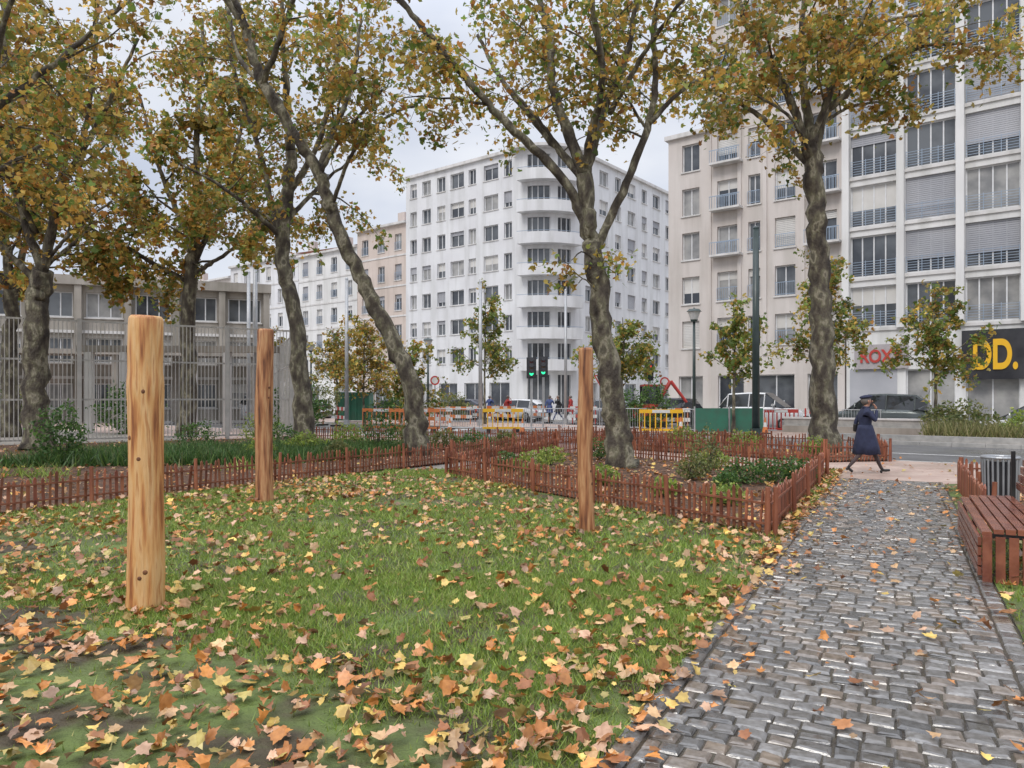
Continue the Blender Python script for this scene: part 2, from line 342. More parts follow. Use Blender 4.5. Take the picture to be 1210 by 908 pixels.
n+=young(6.0,40,6.2,4.0,35,GR,.35); n+=young(-8.4,42,6.3,3.8,36,[3,4,3,2,1,4],.25); n+=young(-11.2,47,6.0,3.4,37,[2,4,3,3,1,3]); n+=young(-17,52,6.5,4,38,[2,4,3,3,1,2])
n+=young(-5.4,40,4.6,2.6,39,[1,3,4,4,1,1],.2)
print('LEAVES',n)

# ---------------------------------------------------------------- ground
U=np.array([-.78,.62]); NN=np.array([.62,.78]); U/=np.linalg.norm(U); NN/=np.linalg.norm(NN)
def AB(a,b): return U*a+NN*b
def sheet(name,pts,z,mat): 
    c=np.mean(np.array(pts),axis=0); return py_mesh(name,[(p[0],p[1],z) for p in pts],[range(len(pts))],mat,loc=(c[0],c[1],z))
sheet('ground',[(-900,-900),(900,-900),(900,900),(-900,900)],-.13,m_ground)
RB=20.6
g=G('park_ground',(0,0,0)); g.box('slab',m_ground,(0,0),U,NN,-80,160,-90,RB,-.128,0); g.done()
g=G('kerb',(*AB(0,RB),0))
for a in np.arange(-60,90,1.0): g.box('kerb_stones',m_kerb,(0,0),U,NN,a+.005,a+.995,RB+.002,RB+.2,-.127,.012+R.uniform(-.003,.003))
g.done()
def strip(name,a0,a1,b0,b1,z,mat): return sheet(name,[AB(a0,b0),AB(a1,b0),AB(a1,b1),AB(a0,b1)],z,mat)
strip('road',-120,260,RB+.2,30,-.122,m_road); strip('road',-120,260,36.2,43.4,-.122,m_road)
g=G('road_marking',(*AB(10,25),-.118))
for a in np.arange(-40,100,6): g.box('dashes',m_paint,(0,0),U,NN,a,a+3,25.2,25.32,-.1215,-.117)
for k in range(9): g.box('crossing',m_paint,(0,0),U,NN,26,29,21.2+k,21.7+k,-.1215,-.117)
g.done()
g=G('median_pavement',(*AB(0,33),0)); g.box('slab',m_pink,(0,0),U,NN,-80,200,30,36.2,-.128,-.002); 
for a in np.arange(-60,100,1.0): g.box('kerb_stones',m_kerb,(0,0),U,NN,a+.005,a+.995,29.8,29.998,-.127,.01)
g.done()
g=G('pavement',(*AB(0,45),0)); g.box('slab',m_kerb,(0,0),U,NN,-120,200,43.4,58,-.128,-.002); g.done()
sheet('pavement',[AB(-30,15.2),AB(10.5,14.6),AB(60,14.6),AB(60,RB),AB(-30,RB)],.006,m_pink)

pd=np.array([.466,.885]); pq=np.array([.885,-.466])
PO=np.array([-1.31,0.])
def PQ(t,w): return PO+pd*t+pq*w
PW=1.86
sheet('path_bed',[PQ(-2,0),PQ(-2,PW),PQ(16.4,PW),PQ(16.4,0)],.024,m_joint)
V=[];F=[];C=[];o=0
def stone(t0,t1,w0,w1):
    global o
    g_=.002; t0+=g_+R.uniform(0,.005);t1-=g_+R.uniform(0,.005);w0+=g_+R.uniform(0,.005);w1-=g_+R.uniform(0,.005)
    cm=PQ((t0+t1)/2,(w0+w1)/2); h=.037+R.normal(0,.0022)+.005*n2(cm[0],cm[1],1.3); tl=R.normal(0,.0018,2); sk=R.normal(0,.003)
    for (z,ins) in ((.005,0),(h-.012,.001),(h-.004,.007),(h,.019)):
        for (a,b,sa,sb) in ((t0,w0,1,1),(t0,w1,1,-1),(t1,w1,-1,-1),(t1,w0,-1,1)):
            p=PQ(a+sa*ins+R.normal(0,.0025)+sk*sb,b+sb*ins+R.normal(0,.0025)); V.append((p[0],p[1],z+(tl[0]*-sa+tl[1]*-sb if z>.01 else 0)))
    F.append((o+12,o+13,o+14,o+15))
    for l in range(3):
        for j in range(4): k=(j+1)%4; F.append((o+l*4+j,o+l*4+k,o+l*4+4+k,o+l*4+4+j))
    c=R.choice(5,p=[.36,.24,.2,.12,.08]); base=np.array([(.175,.165,.155),(.125,.12,.115),(.215,.18,.15),(.25,.24,.23),(.21,.165,.125)][c])*R.uniform(.8,1.2)*(1+.25*n2(cm[0],cm[1],.8))
    C.append(np.tile(base,(16,1))); o+=16
t=-1.5;row=0
while t<16.2:
    dt=R.uniform(.10,.13); w=.125; first=True
    while w<PW-.13:
        ww=R.uniform(.105,.16)*(0.55 if (first and row%2) else 1); first=False
        if w+ww>PW-.125-.05: ww=PW-.125-w
        stone(t,t+dt,w,w+ww); w+=ww
    t+=dt;row+=1
t=-1.5
while t<16.2:
    dl=R.uniform(.15,.22); stone(t,t+dl,0,.12); stone(t,t+dl,PW-.12,PW); t+=dl
np_mesh('sett_path',V,F,m_sett,loc=(3,8,0),col=np.vstack(C))

def xl(y): return -6.9+.695*(y-9.94)
def xr(y): return -1.31+.527*y
def hL(x,y): return .016+.010*(n2(x,y,.9)+1)+.004*n2(x,y,5)
def patch(name,fl,fr,y0,y1,nx,ny,mat):
    ys=np.linspace(y0,y1,ny); V=[]
    for y in ys:
        x=np.linspace(fl(y),fr(y),nx); V.append(np.stack([x,np.full(nx,y),hL(x,y)],1))
    V=np.vstack(V); i=np.arange(nx-1)[None,:]+nx*np.arange(ny-1)[:,None]; i=i.ravel()
    return np_mesh(name,V,np.stack([i,i+1,i+nx+1,i+nx],1),mat,smooth=True)
patch('lawn',xl,lambda y:xr(y)-.0,-2,16.2,110,150,m_lawn)
xr2=lambda y:.80+.527*y
patch('lawn',xr2,lambda y:xr2(y)+4+.1*y,-2,13.4,50,130,m_lawn)
bed1=[(-1.3,15),(2.95,8.4),(6.2,14.6),(1.95,21.2)]
bed2=[(2.4,23.6),(7.7,18.1),(9.4,18.4),(10.2,20.6),(5.6,24.4)]
bedL=[(-14,-.3),(-1.5,17.8),(1.4,23.8),(-3,25.6),(-8.7,29),(-16.7,24),(-26,18)]
bedR=[(5.75,8.9),(7.65,12.6),(11,12.4),(9,8)]
for b in (bed1,bed2,bedL,bedR):
    sheet('planting_bed',b,.045,m_soil)

# fallen leaves & grass
GP=[(.58,.37,.19),(.60,.25,.065),(.64,.45,.12),(.29,.115,.045),(.58,.36,.23),(.44,.36,.11),(.45,.19,.065)]; GW=[4,4,3,2.2,3,1.2,2.4]
def scatter(nn,poly,dens=None):
    P=np.array(poly); x=R.uniform(P[:,0].min(),P[:,0].max(),nn*8); y=R.uniform(P[:,1].min(),P[:,1].max(),nn*8)
    k=inpoly(x,y,poly)
    if dens is not None: k&=R.random(len(x))<dens(x,y)
    x=x[k][:nn];y=y[k][:nn]; return x,y
lawnpoly=[(xl(-1),-1),(xr(-1)+.1,-1),(xr(16)+.12,16),(xl(16),16)]
def dl(x,y):
    d=.27+.5*n2(x+3,y,1.2)+.25*n2(x,y+9,4)+.6*np.exp(-(xr(y)-x)*1.4)+.5*np.clip((5.2-y)/2.2,0,1)+.22*np.clip((-x-1.0)/4,0,1)
    return np.clip(d,.06,1)
x,y=scatter(19500,lawnpoly,dl); k=~inpoly(x,y,bed1)&(y>1.8); x=x[k];y=y[k]
sz=R.uniform(.038,.105,len(x)); z=hL(x,y)+R.uniform(.004,.034,len(x))
leaves('fallen_leaves',np.stack([x,y,z],1),sz,LG,pal(len(x),GP,GW,.3),m_gleaf,flat=.72,curl=.6)
L2=[]
for poly,nn,zz in ((bed1,2000,.05),(bed2,600,.05),(bedL,7500,.05),(bedR,350,.05),
    ([PQ(1.5,0),PQ(1.5,PW),PQ(16,PW),PQ(16,0)],270,.042),([PQ(1,PW-.25),PQ(1,PW+.05),PQ(16,PW+.05),PQ(16,PW-.25)],170,.042),([PQ(1,-.05),PQ(1,.38),PQ(16,.38),PQ(16,-.05)],560,.044),
    ([(xr2(1),1),(xr2(13),13),(xr2(13)+5,13),(xr2(1)+4,1)],2600,.045),
    ([AB(-12,15.3),AB(9,15),AB(9,20.4),AB(-12,20.4)],420,.012),([AB(-20,20.9),AB(30,20.9),AB(30,23),AB(-20,23)],200,-.118)):
    x,y=scatter(nn,poly); L2.append(np.stack([x,y,zz+R.uniform(0,.02,len(x))],1))
P=np.vstack(L2)
leaves('fallen_leaves',P,R.uniform(.038,.105,len(P)),LG,pal(len(P),GP,[3,5,2.4,2.5,3,1,3],.3),m_gleaf,flat=.76,curl=.45)
def grass(name,nn,poly,dens,hmin,hmax,wd,cols=((.26,.36,.06),(.18,.27,.05),(.33,.40,.09),(.34,.31,.12)),zz=None,excl=None,lean=.6):
    x,y=scatter(nn,poly,dens)
    if excl is not None: k=~inpoly(x,y,excl); x=x[k];y=y[k]
    m=len(x); z=hL(x,y) if zz is None else np.full(m,zz); h=R.uniform(hmin,hmax,m); a=R.uniform(0,6.28,m); w=wd*R.uniform(.6,1.3,m)*(1+y/7)
    dx=np.cos(a)*w/2;dy=np.sin(a)*w/2; lx=R.normal(0,lean,m)*h; ly=R.normal(0,lean,m)*h
    V=np.zeros((m,3,3)); V[:,0]=np.stack([x-dx,y-dy,z],1); V[:,1]=np.stack([x+dx,y+dy,z],1); V[:,2]=np.stack([x+lx,y+ly,z+h],1)
    np_mesh(name,V.reshape(-1,3),np.arange(m*3).reshape(m,3),m_grass,col=np.repeat(pal(m,cols,[4,4,3,1.3],.25),3,axis=0))
def dg(x,y): return np.clip(.52+1.0*n2(x,y,.9)+.6*n2(x+7,y-3,3.2)-.6*np.clip((-x-.5*y+.2)/2.5,0,1)+.2*np.clip((y-5)/5,0,1),.01,1)
near=[(-3.6,2.3),(xr(2.3)+.03,2.3),(xr(6.5)+.03,6.5),(-6,6.5)]
grass('grass',80000,near,dg,.02,.06,.005)
far=[(xl(6.5),6.5),(xr(6.5)+.05,6.5),(xr(16)+.05,16),(xl(16),16)]
grass('grass',100000,far,dg,.028,.07,.006,excl=bed1)
grass('grass',9000,[(xr2(2),2),(xr2(9),9),(xr2(9)+2,9),(xr2(2)+2,2)],None,.02,.07,.006)

# ---------------------------------------------------------------- chestnut fences
def fence(p0,p1,h=.52,name='chestnut_paling_fence'):
    p0=np.array(p0,float);p1=np.array(p1,float);L=np.linalg.norm(p1-p0);u=(p1-p0)/L;n_=np.array([-u[1],u[0]])
    g=G(name,(*((p0+p1)/2),0)); s=0.03
    while s<L:
        w=R.uniform(.026,.046); hh=h*R.uniform(.86,1.08); ln=R.normal(0,.018); c=R.uniform(.6,1.35); cc=(c,c*R.uniform(.9,1.1),c)
        V=[]
        for z,o_ in ((.015,0),(hh-.03,ln)):
            for a,b in ((-w/2,-.008),(w/2,-.008),(w/2,.008),(-w/2,.008)):
                q=p0+u*(s+a+o_)+n_*(b+.022); V.append((q[0],q[1],z))
        for b in (-.008,.008):
            q=p0+u*(s+ln)+n_*(b+.022); V.append((q[0],q[1],hh))
        F=[(0,3,2,1),(0,1,5,4),(1,2,6,5),(2,3,7,6),(3,0,4,7),(4,5,8),(7,9,6),(5,6,9,8),(4,8,9,7)]
        g.raw('pales',m_fence,V,F,cc); s+=R.uniform(.078,.11)
    for z in (.14,.37): g.box('rails',m_fence,p0,u,n_,0,L,-.006,.0125,z,z+.026,(.8,.8,.8))
    k=max(1,round(L/1.6))
    for i in range(k+1):
        s=L*i/k; q=p0+u*s-n_*.05; g.cyl('posts',m_fence,(q[0],q[1],0),(q[0]+R.normal(0,.015),q[1],h*1.12),.032,.028,8)
    g.done()
def loop(P,close=True):
    for i in range(len(P)-(0 if close else 1)): fence(P[i],P[(i+1)%len(P)])
loop(bed1); loop(bed2)
fence((-11.0,4.04),(-1.5,17.8)); fence((-1.5,17.8),(1.4,23.8)); fence((1.4,23.8),(-4,26.5))
fence((5.75,8.9),(7.65,12.6)); fence((7.65,12.6),(11,12.4))
fence((-.5,25.5),(4.5,26)); fence((1.8,27.5),(8,23.2)); fence((-4,26.5),(-8,28.4))

# ---------------------------------------------------------------- log posts
m_log=M('debarked_log',(0,0,0),(0,0,0),6,.5,bump=.9,bscale=16,stretch=(3.2,3.2,.28),detail=8,dist=.012,
  stops=[(.33,(.26,.09,.03)),(.42,(.48,.20,.065)),(.50,(.62,.33,.12)),(.59,(.68,.42,.19)),(.65,(.47,.21,.07)),(.74,(.66,.40,.18))])
m_log2=M('debarked_log_dark',(0,0,0),(0,0,0),6,.6,bump=.9,bscale=16,stretch=(3.2,3.2,.28),detail=8,dist=.012,
  stops=[(.33,(.10,.035,.016)),(.42,(.24,.09,.035)),(.52,(.39,.17,.07)),(.62,(.52,.28,.13)),(.72,(.26,.10,.045))])
m_knot=M('wood_knot',(.10,.035,.015),(.20,.08,.03),30,.7)
def log(x,y,h,r,mat,tx,seed):
    rr=np.random.default_rng(seed); z=np.append(np.linspace(-.05,h-.03,30),[h-.012,h]); m=len(z); P=np.stack([x+tx*z/h+.014*np.sin(z*2+seed),np.full(m,y)+.01*np.sin(z*1.7),z],1)
    rad=r*(1.06-.08*z/h+.035*np.sin(z*4+seed)+rr.normal(0,.014,m)); rad[-2]=rad[-3]*.96; rad[-1]=rad[-3]*.86
    e=empty('debarked_log_post',(x,y,0))
    V,F=tube(P,rad,26,cap=True,lobe=.025,ph=seed)
    ob=py_mesh('log',V,F,mat,parent=e,loc=(x,y,0)); 
    for p in ob.data.polygons: p.use_smooth=len(p.vertices)<5
    Vs=[];Fs=[];off=0
    for i in range(5):
        zz=rr.uniform(.2,h-.15); a=rr.uniform(-2.9,-.2); j=np.argmin(abs(z-zz)); c=P[j].copy(); c[2]=zz; d=np.array([math.cos(a),math.sin(a),0]); s=rr.uniform(.008,.017)
        V,F=tube(np.array([c+d*(rad[j]*.93),c+d*(rad[j]*1.0),c+d*(rad[j]*1.015)]),[s*1.5,s,s*.4],10,cap=True); Vs.append(V); Fs+=[tuple(q+off for q in f) for f in F]; off+=len(V)
    py_mesh('knots',np.vstack(Vs),Fs,m_knot,parent=e,loc=(x,y,0),smooth=True)
log(-2.76,5.52,2.21,.122,m_log,.03,1); log(-3.74,11.1,2.63,.125,m_log2,.02,2); log(.88,8.6,2.18,.088,m_log2,-.03,3)

# ---------------------------------------------------------------- tall mesh fence
def meshfence(p0,p1,h=4.25,sp=.125,bw=.028):
    p0=np.array(p0,float);p1=np.array(p1,float);L=np.linalg.norm(p1-p0);u=(p1-p0)/L;n_=np.array([-u[1],u[0]])
    g=G('tall_metal_fence',(*((p0+p1)/2),0))
    for s in np.arange(0,L,sp): g.box('bars',m_galv,p0,u,n_,s,s+bw,-.012,.012,.15,h)
    k=round(L/2.4)
    for i in range(k+1): g.box('posts',m_galv,p0,u,n_,L*i/k-.07,L*i/k+.07,-.1,-.013,0,h+.05)
    for z in (.15,1.5,2.85,h-.06): g.box('rails',m_galv,p0,u,n_,0,L,.013,.04,z,z+.06)
    g.done()
meshfence((-27,17.6),(-8.7,29)); meshfence((-8.7,29),(-13.4,41),4.0,.42,.03)
g=G('concrete_colonnade',(-13,33,0))
for i in range(7): x_,y_=-19.5+i*1.55,34+i*.1; g.box('columns',m_trim,(x_,y_),(1,0),(0,1),-.16,.16,-.16,.16,-.13,3.7)
g.box('beam',m_grey,(-20,33.8),(1,.065),(0,1),0,10.2,0,.5,3.705,4.0); g.done()

# ---------------------------------------------------------------- bushes & plants
def bush(name,x,y,r,h,nn,ls,cols,w,z0=.045,T=LS):
    u=R.normal(size=(nn,3)); u/=np.linalg.norm(u,axis=1)[:,None]; rad=R.uniform(.35,1,nn)**.5
    bump_=1+.3*np.sin(u[:,0]*5+x)*np.cos(u[:,1]*4+y)+.15*np.sin(u[:,2]*9)
    P=u*(rad*bump_)[:,None]*np.array([r,r,h/2])+np.array([x,y,z0+h/2]); P[:,2]=np.maximum(P[:,2],z0+.02)
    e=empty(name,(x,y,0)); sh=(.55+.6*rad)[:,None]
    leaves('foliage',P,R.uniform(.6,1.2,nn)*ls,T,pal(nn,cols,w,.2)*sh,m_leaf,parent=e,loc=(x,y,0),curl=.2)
    g_=[]; Fs=[]; off=0
    for i in range(9):
        a=R.uniform(0,6.28); q=np.array([x+math.cos(a)*r*.6,y+math.sin(a)*r*.6,z0+h*R.uniform(.5,.85)]); V,F_=tube(np.array([(x,y,0),(x*.6+q[0]*.4,y*.6+q[1]*.4,h*.35),q]),[.012,.008,.004],4); g_.append(V); Fs+= [tuple(i2+off for i2 in f) for f in F_]; off+=len(V)
    py_mesh('stems',np.vstack(g_),Fs,m_bark,e,(x,y,0))
DG=[(.055,.12,.03),(.09,.17,.038),(.14,.23,.055)]; YG=[(.28,.35,.065),(.19,.27,.055),(.38,.40,.10)]; OL=[(.15,.18,.055),(.23,.22,.08),(.09,.13,.045)]
W3=[3,3,1]
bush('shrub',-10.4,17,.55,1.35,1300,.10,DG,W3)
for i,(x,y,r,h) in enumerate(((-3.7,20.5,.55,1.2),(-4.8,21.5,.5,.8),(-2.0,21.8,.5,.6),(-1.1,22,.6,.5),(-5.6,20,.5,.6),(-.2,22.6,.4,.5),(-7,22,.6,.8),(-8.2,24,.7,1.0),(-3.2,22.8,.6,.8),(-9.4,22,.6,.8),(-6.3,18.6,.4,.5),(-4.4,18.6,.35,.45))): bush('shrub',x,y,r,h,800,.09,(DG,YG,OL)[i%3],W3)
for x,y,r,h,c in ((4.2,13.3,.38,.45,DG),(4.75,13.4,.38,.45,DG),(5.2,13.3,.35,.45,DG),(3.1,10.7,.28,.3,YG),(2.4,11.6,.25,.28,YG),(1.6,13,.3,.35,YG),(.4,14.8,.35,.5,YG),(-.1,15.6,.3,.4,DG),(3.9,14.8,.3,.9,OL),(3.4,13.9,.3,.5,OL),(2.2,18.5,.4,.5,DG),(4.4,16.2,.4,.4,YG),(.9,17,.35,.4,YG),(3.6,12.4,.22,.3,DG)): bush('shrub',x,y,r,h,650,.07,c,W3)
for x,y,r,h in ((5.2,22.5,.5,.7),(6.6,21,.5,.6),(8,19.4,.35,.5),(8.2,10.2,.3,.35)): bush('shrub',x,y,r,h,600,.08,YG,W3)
for i,(x,y,r,h) in enumerate(((-22,31,1.6,2.4),(-17,32.5,1.4,2.0),(-25.5,30,1.8,3),(-10.5,36,1.3,2.2),(-12,44,2,3.0),(-6.8,45,1.4,2.0),(-4,48,1.3,1.8))): bush('shrub',x,y,r,h,1700,.18,(OL,DG)[i%2],W3,z0=0)
grass('ground_cover_plants',16000,[(-11.5,16.2),(-5.2,17.2),(-2.6,20),(-4,22.5),(-11,20.6)],None,.12,.42,.012,((.055,.12,.03),(.08,.165,.04),(.14,.22,.055),(.16,.18,.07)),zz=.045,lean=.5)
grass('ground_cover_plants',4000,[(-9,12.5),(-5,16.2),(-8,16.5),(-12,13)],lambda x,y:np.clip(n2(x,y,1.2),0,1),.1,.3,.01,zz=.045)
for a,b,r,h,c in ((3.8,32.5,.9,1.4,OL),(1.8,32,1.0,1.1,YG),(0,32.4,1.0,1.5,OL),(-2,32,1.1,1.2,YG),(4.8,33.5,.7,1.3,OL),(-4,32.3,1.1,1.4,OL),(1,33.7,.9,1.5,DG),(17.6,33.6,1.0,2.3,DG),(19,33.4,.9,2.0,DG)):
    p=AB(a,b); bush('shrub',p[0],p[1],r,h,1300,.15,c,W3,z0=0)
grass('ornamental_grass',9000,[AB(5,30.5),AB(5,32),AB(-8,32),AB(-8,30.5)],None,.3,.9,.012,((.30,.27,.12),(.22,.24,.08),(.40,.35,.18),(.16,.20,.07)),zz=0,lean=.35)

# ---------------------------------------------------------------- buildings
def facade(g,O,u,n_,W,z0,nf,fh,wins,sill,wh,wall,rail=None,shut=0,pier=0,slab=0,frame=True,mull=1,curt=.3,gl=None,shm=None,sillp=True,blinds=.25):
    gl=gl or m_glass; T=.3
    ws=sorted(wins)
    for f in range(nf):
        z=z0+f*fh
        g.box('walls',wall,O,u,n_,0,W,-T,0,z,z+sill) if sill>0.01 else None
        g.box('walls',wall,O,u,n_,0,W,-T,0,z+sill+wh,z+fh)
        x=0
        for c,w in ws:
            if c-w/2>x: g.box('walls',wall,O,u,n_,x,c-w/2,-T,0,z+sill,z+sill+wh)
            x=c+w/2
            a0,a1=c-w/2,c+w/2; b0,b1=z+sill,z+sill+wh
            q=R.random()
            if q<curt: g.box('curtained_windows',m_curt,O,u,n_,a0,a1,-T+.02,-T+.05,b0,b1)
            else: g.box('windows',gl,O,u,n_,a0,a1,-T+.02,-T+.05,b0,b1)
            if frame:
                for (s0,s1,t0,t1) in [(a0,a0+.07,b0,b1),(a1-.07,a1,b0,b1),(a0+.07,a1-.07,b0,b0+.07),(a0+.07,a1-.07,b1-.07,b1)]+[(a0+(a1-a0)*i/(mull+1)-.035,a0+(a1-a0)*i/(mull+1)+.035,b0+.07,b1-.07) for i in range(1,mull+1)]:
                    g.box('window_frames',m_frame,O,u,n_,s0,s1,-T+.052,-T+.1,t0,t1)
            if R.random()<shut:
                fr=R.choice([.25,.45,.7,1.0]); zb=b1-(b1-b0)*fr; k=max(2,int((b1-zb)/.11)); hh=(b1-zb)/k
                for i in range(k): g.box('shutters',shm or m_shut,O,u,n_,a0+.01,a1-.01,-T+.12,-T+.145,zb+i*hh,zb+i*hh+hh*.86)
            elif R.random()<blinds: g.box('blinds',m_blind,O,u,n_,a0+.08,a1-.08,-T+.051,-T+.058,b1-.07-(b1-b0)*R.uniform(.2,.6),b1-.07)
            if sillp and sill>.3: g.box('sills',m_trim,O,u,n_,a0-.08,a1+.08,.003,.08,b0-.09,b0-.003)
            if rail=='h':
                for i in range(6): g.box('railings',m_rail,O,u,n_,a0+.02,a1-.02,.03,.05,b0+.12+i*.15,b0+.145+i*.15)
                for i in range(4): s=a0+.05+(a1-a0-.1)*i/3; g.box('railings',m_rail,O,u,n_,s-.015,s+.015,.051,.07,b0,b0+.95)
            if rail=='v':
                for zz in (b0+.08,b0+.85): g.box('railings',m_rail,O,u,n_,a0+.02,a1-.02,.04,.07,zz,zz+.04)
                for i in range(int((a1-a0)/.13)+1): s=a0+.04+i*.13; g.box('railings',m_rail,O,u,n_,s,s+.022,.071,.09,b0+.05,b0+.88)
        if x<W: g.box('walls',wall,O,u,n_,x,W,-T,0,z+sill,z+sill+wh)
        if slab: g.box('slabs',m_trim,O,u,n_,0,W,.003,slab,z-.12,z+.06)
    if pier:
        xs=[0]+[ (ws[i][0]+ws[i][1]/2+ws[i+1][0]-ws[i+1][1]/2)/2 for i in range(len(ws)-1)]+[W]
        for x in xs: g.box('piers',wall,O,u,n_,x-.2,x+.2,slab+.004,slab+pier,z0,z0+nf*fh)
def core(g,O,u,n_,W,D,z0,z1,wall,roof=.5,over=.25):
    g.box('core',wall,O,u,n_,.01,W-.01,-D,-.302,z0,z1-.01)
    g.box('cornice',m_trim,O,u,n_,-over,W+over,-D-over,over,z1,z1+.28)
    g.box('parapet',wall,O,u,n_,.05,W-.05,-D+.1,-.1,z1+.282,z1+.28+roof)
n_=-NN
O=AB(-15,47.9); g=G('white_apartment_building',(*AB(-1.5,54),0))
Wd=27; bays=[(1.5+3*i,2.55) for i in range(9)]
facade(g,O,U,n_,Wd,5.7,9,3.05,bays,.12,2.45,m_white2,rail='h',shut=.4,pier=.22,slab=.10,mull=3,curt=.25)
facade(g,O,U,n_,Wd,-.1,1,5.8,[(1.5+3*i,2.5) for i in range(9)],.15,3.2,m_white2,frame=True,mull=1,curt=.15,gl=m_dark,blinds=0,sillp=False)
core(g,O,U,n_,Wd,14,-.1,33.15,m_white2)
g.box('sign_panel',m_dark,O,U,n_,14.6,20.9,.33,.42,2.6,5.3)
g.box('metal_shutter',m_shut,O,U,n_,24.2,26.8,-.1,.02,.2,3.3)
m_red_s=M('sign_grey',(.36,.33,.33),(.42,.38,.38),6,.5)
g.box('box_sign',m_red_s,O,U,n_,23.6,26.5,.06,.2,3.3,4.75)
g.done()
def text(s,p,u,size,mat,name,depth=.03,sx=1,off=.035):
    c=bpy.data.curves.new(name,'FONT'); c.body=s; c.size=size; c.extrude=depth; c.offset=off*size/1.5; c.align_x='CENTER'
    o_=bpy.data.objects.new(name,c); S.collection.objects.link(o_); o_.location=p; o_.scale=(sx,1,1); o_.rotation_euler=(math.radians(90),0,math.atan2(u[1],u[0])); c.materials.append(mat); return o_
p=AB(4.35,47.9-.46); text('DD.',(p[0],p[1],3.2),-U,2.2,m_ye,'shop_sign',sx=.56,off=.05)
p=AB(10.05,47.9-.24); text('ROXY',(p[0],p[1],3.7),-U,1.05,m_redp,'shop_sign',sx=.8)
O=AB(12.1,47.9); g=G('beige_apartment_building',(*AB(17,54),0))
wb=[(1.2,1.5),(3.6,1.3),(5.6,.8),(7.4,1.5)]
facade(g,O,U,n_,8.6,4.4,8,3.1,wb,.65,1.95,m_beige,rail='v',shut=.25,shm=m_blind,curt=.3)
facade(g,O,U,n_,8.6,-.1,1,4.5,[(1.3,1.8),(4.2,2.4),(7.2,1.8)],.2,3.0,m_trim,curt=.1,gl=m_dark,sillp=False,blinds=0)
core(g,O,U,n_,8.6,14,-.1,29.2,m_beige)
O2=AB(20.72,48.2)
facade(g,O2,U,n_,3.3,4.4,5,3.1,[(1.6,1.3)],.65,1.9,m_beige,shut=.3,shm=m_blind)
facade(g,O2,U,n_,3.3,-.1,1,4.5,[(1.6,1.8)],.2,3.0,m_trim,gl=m_dark,sillp=False,blinds=0)
g.box('core_wing',m_beige,O2,U,n_,.01,3.29,-14,-.302,-.1,19.88)
g.box('cornice_wing',m_trim,O2,U,n_,.01,3.5,-14,.25,19.9,20.2)
for s in (0.03,2.35,4.75,6.45,8.55): g.box('pilasters',m_beige,O,U,n_,s,s+.25 if s<8 else s+.04,.004,.12,4.4,29.1)
for s in (1.2,7.4):
    for f in range(2,7): z=4.4+f*3.1+.5; g.box('balconies',m_trim,O,U,n_,s-1.05,s+1.05,.01,.7,z-.02,z+.12); g.box('balcony_fronts',m_rail,O,U,n_,s-1.05,s+1.05,.66,.69,z+.9,z+.95); [g.box('balcony_fronts',m_rail,O,U,n_,s-1.03+k*.17,s-1.01+k*.17,.66,.69,z+.122,z+.898) for k in range(13)]
g.done()
g=G('white_corner_building',(*AB(48,64),0)); R0=4.6; a1=40.0; b1=56.6
O=AB(a1+R0,b1); Wd=60-a1-R0
ww=[(.9,1.0),(3.1,1.9),(5.6,1.0),(7.7,1.9),(10,1.2),(12.2,1.3),(14.2,1.0)]
facade(g,O,U,n_,Wd,4.3,7,3.05,ww,.85,1.55,m_white,shut=.2,shm=m_shut,curt=.3)
facade(g,O,U,n_,Wd,-.1,1,4.4,[(2,2.6),(5.4,2.6),(9,2.6),(12.6,2.6)],.3,2.9,m_white,gl=m_dark,sillp=False,blinds=0)
O3=AB(a1,b1+R0); 
ws_=[(1.5+2.9*i,1.7 if i%2 else 1.2) for i in range(10)]
facade(g,O3,NN,-U,30,4.3,7,3.05,ws_,.85,1.55,m_white,shut=.25,curt=.3)
facade(g,O3,NN,-U,30,-.1,1,4.4,[(2+4*i,2.4) for i in range(7)],.3,2.9,m_white,gl=m_dark,sillp=False,blinds=0)
Oc=AB(a1+R0,b1+R0)
g.box('core',m_white,AB(a1,b1),U,NN,R0+.01,19.99,.302,34,-.1,25.64); g.box('core',m_white,AB(a1,b1),U,NN,.302,R0,R0+.01,34,-.1,25.64)
g.box('cornice',m_trim,AB(a1,b1),U,NN,R0,20.2,-.3,34,25.65,25.95); g.box('cornice',m_trim,AB(a1,b1),U,NN,-.3,R0-.002,R0,34,25.65,25.95)
g.box('penthouse',m_white,AB(a1,b1),U,NN,4,18,3,30,25.96,27.2)
for s in (5,9,14): g.box('chimneys',m_grey,AB(a1,b1),U,NN,s,s+.8,8,8.8,27.2,28.6)
def ring(part,mat,r0,r1,t0,t1,z0,z1,seg=8):
    V=[];F=[]
    for i in range(seg+1):
        t=t0+(t1-t0)*i/seg; d=-U*math.cos(t)-NN*math.sin(t)
        for r,z in ((r0,z0),(r1,z0),(r1,z1),(r0,z1)): q=Oc+d*r; V.append((q[0],q[1],z))
    for i in range(seg):
        for j in range(4): k=(j+1)%4; F.append((i*4+j,i*4+k,i*4+4+k,i*4+4+j))
    F.append((0,1,2,3)); F.append(tuple(seg*4+j for j in (3,2,1,0))); g.raw(part,mat,V,F)
H=math.pi/2
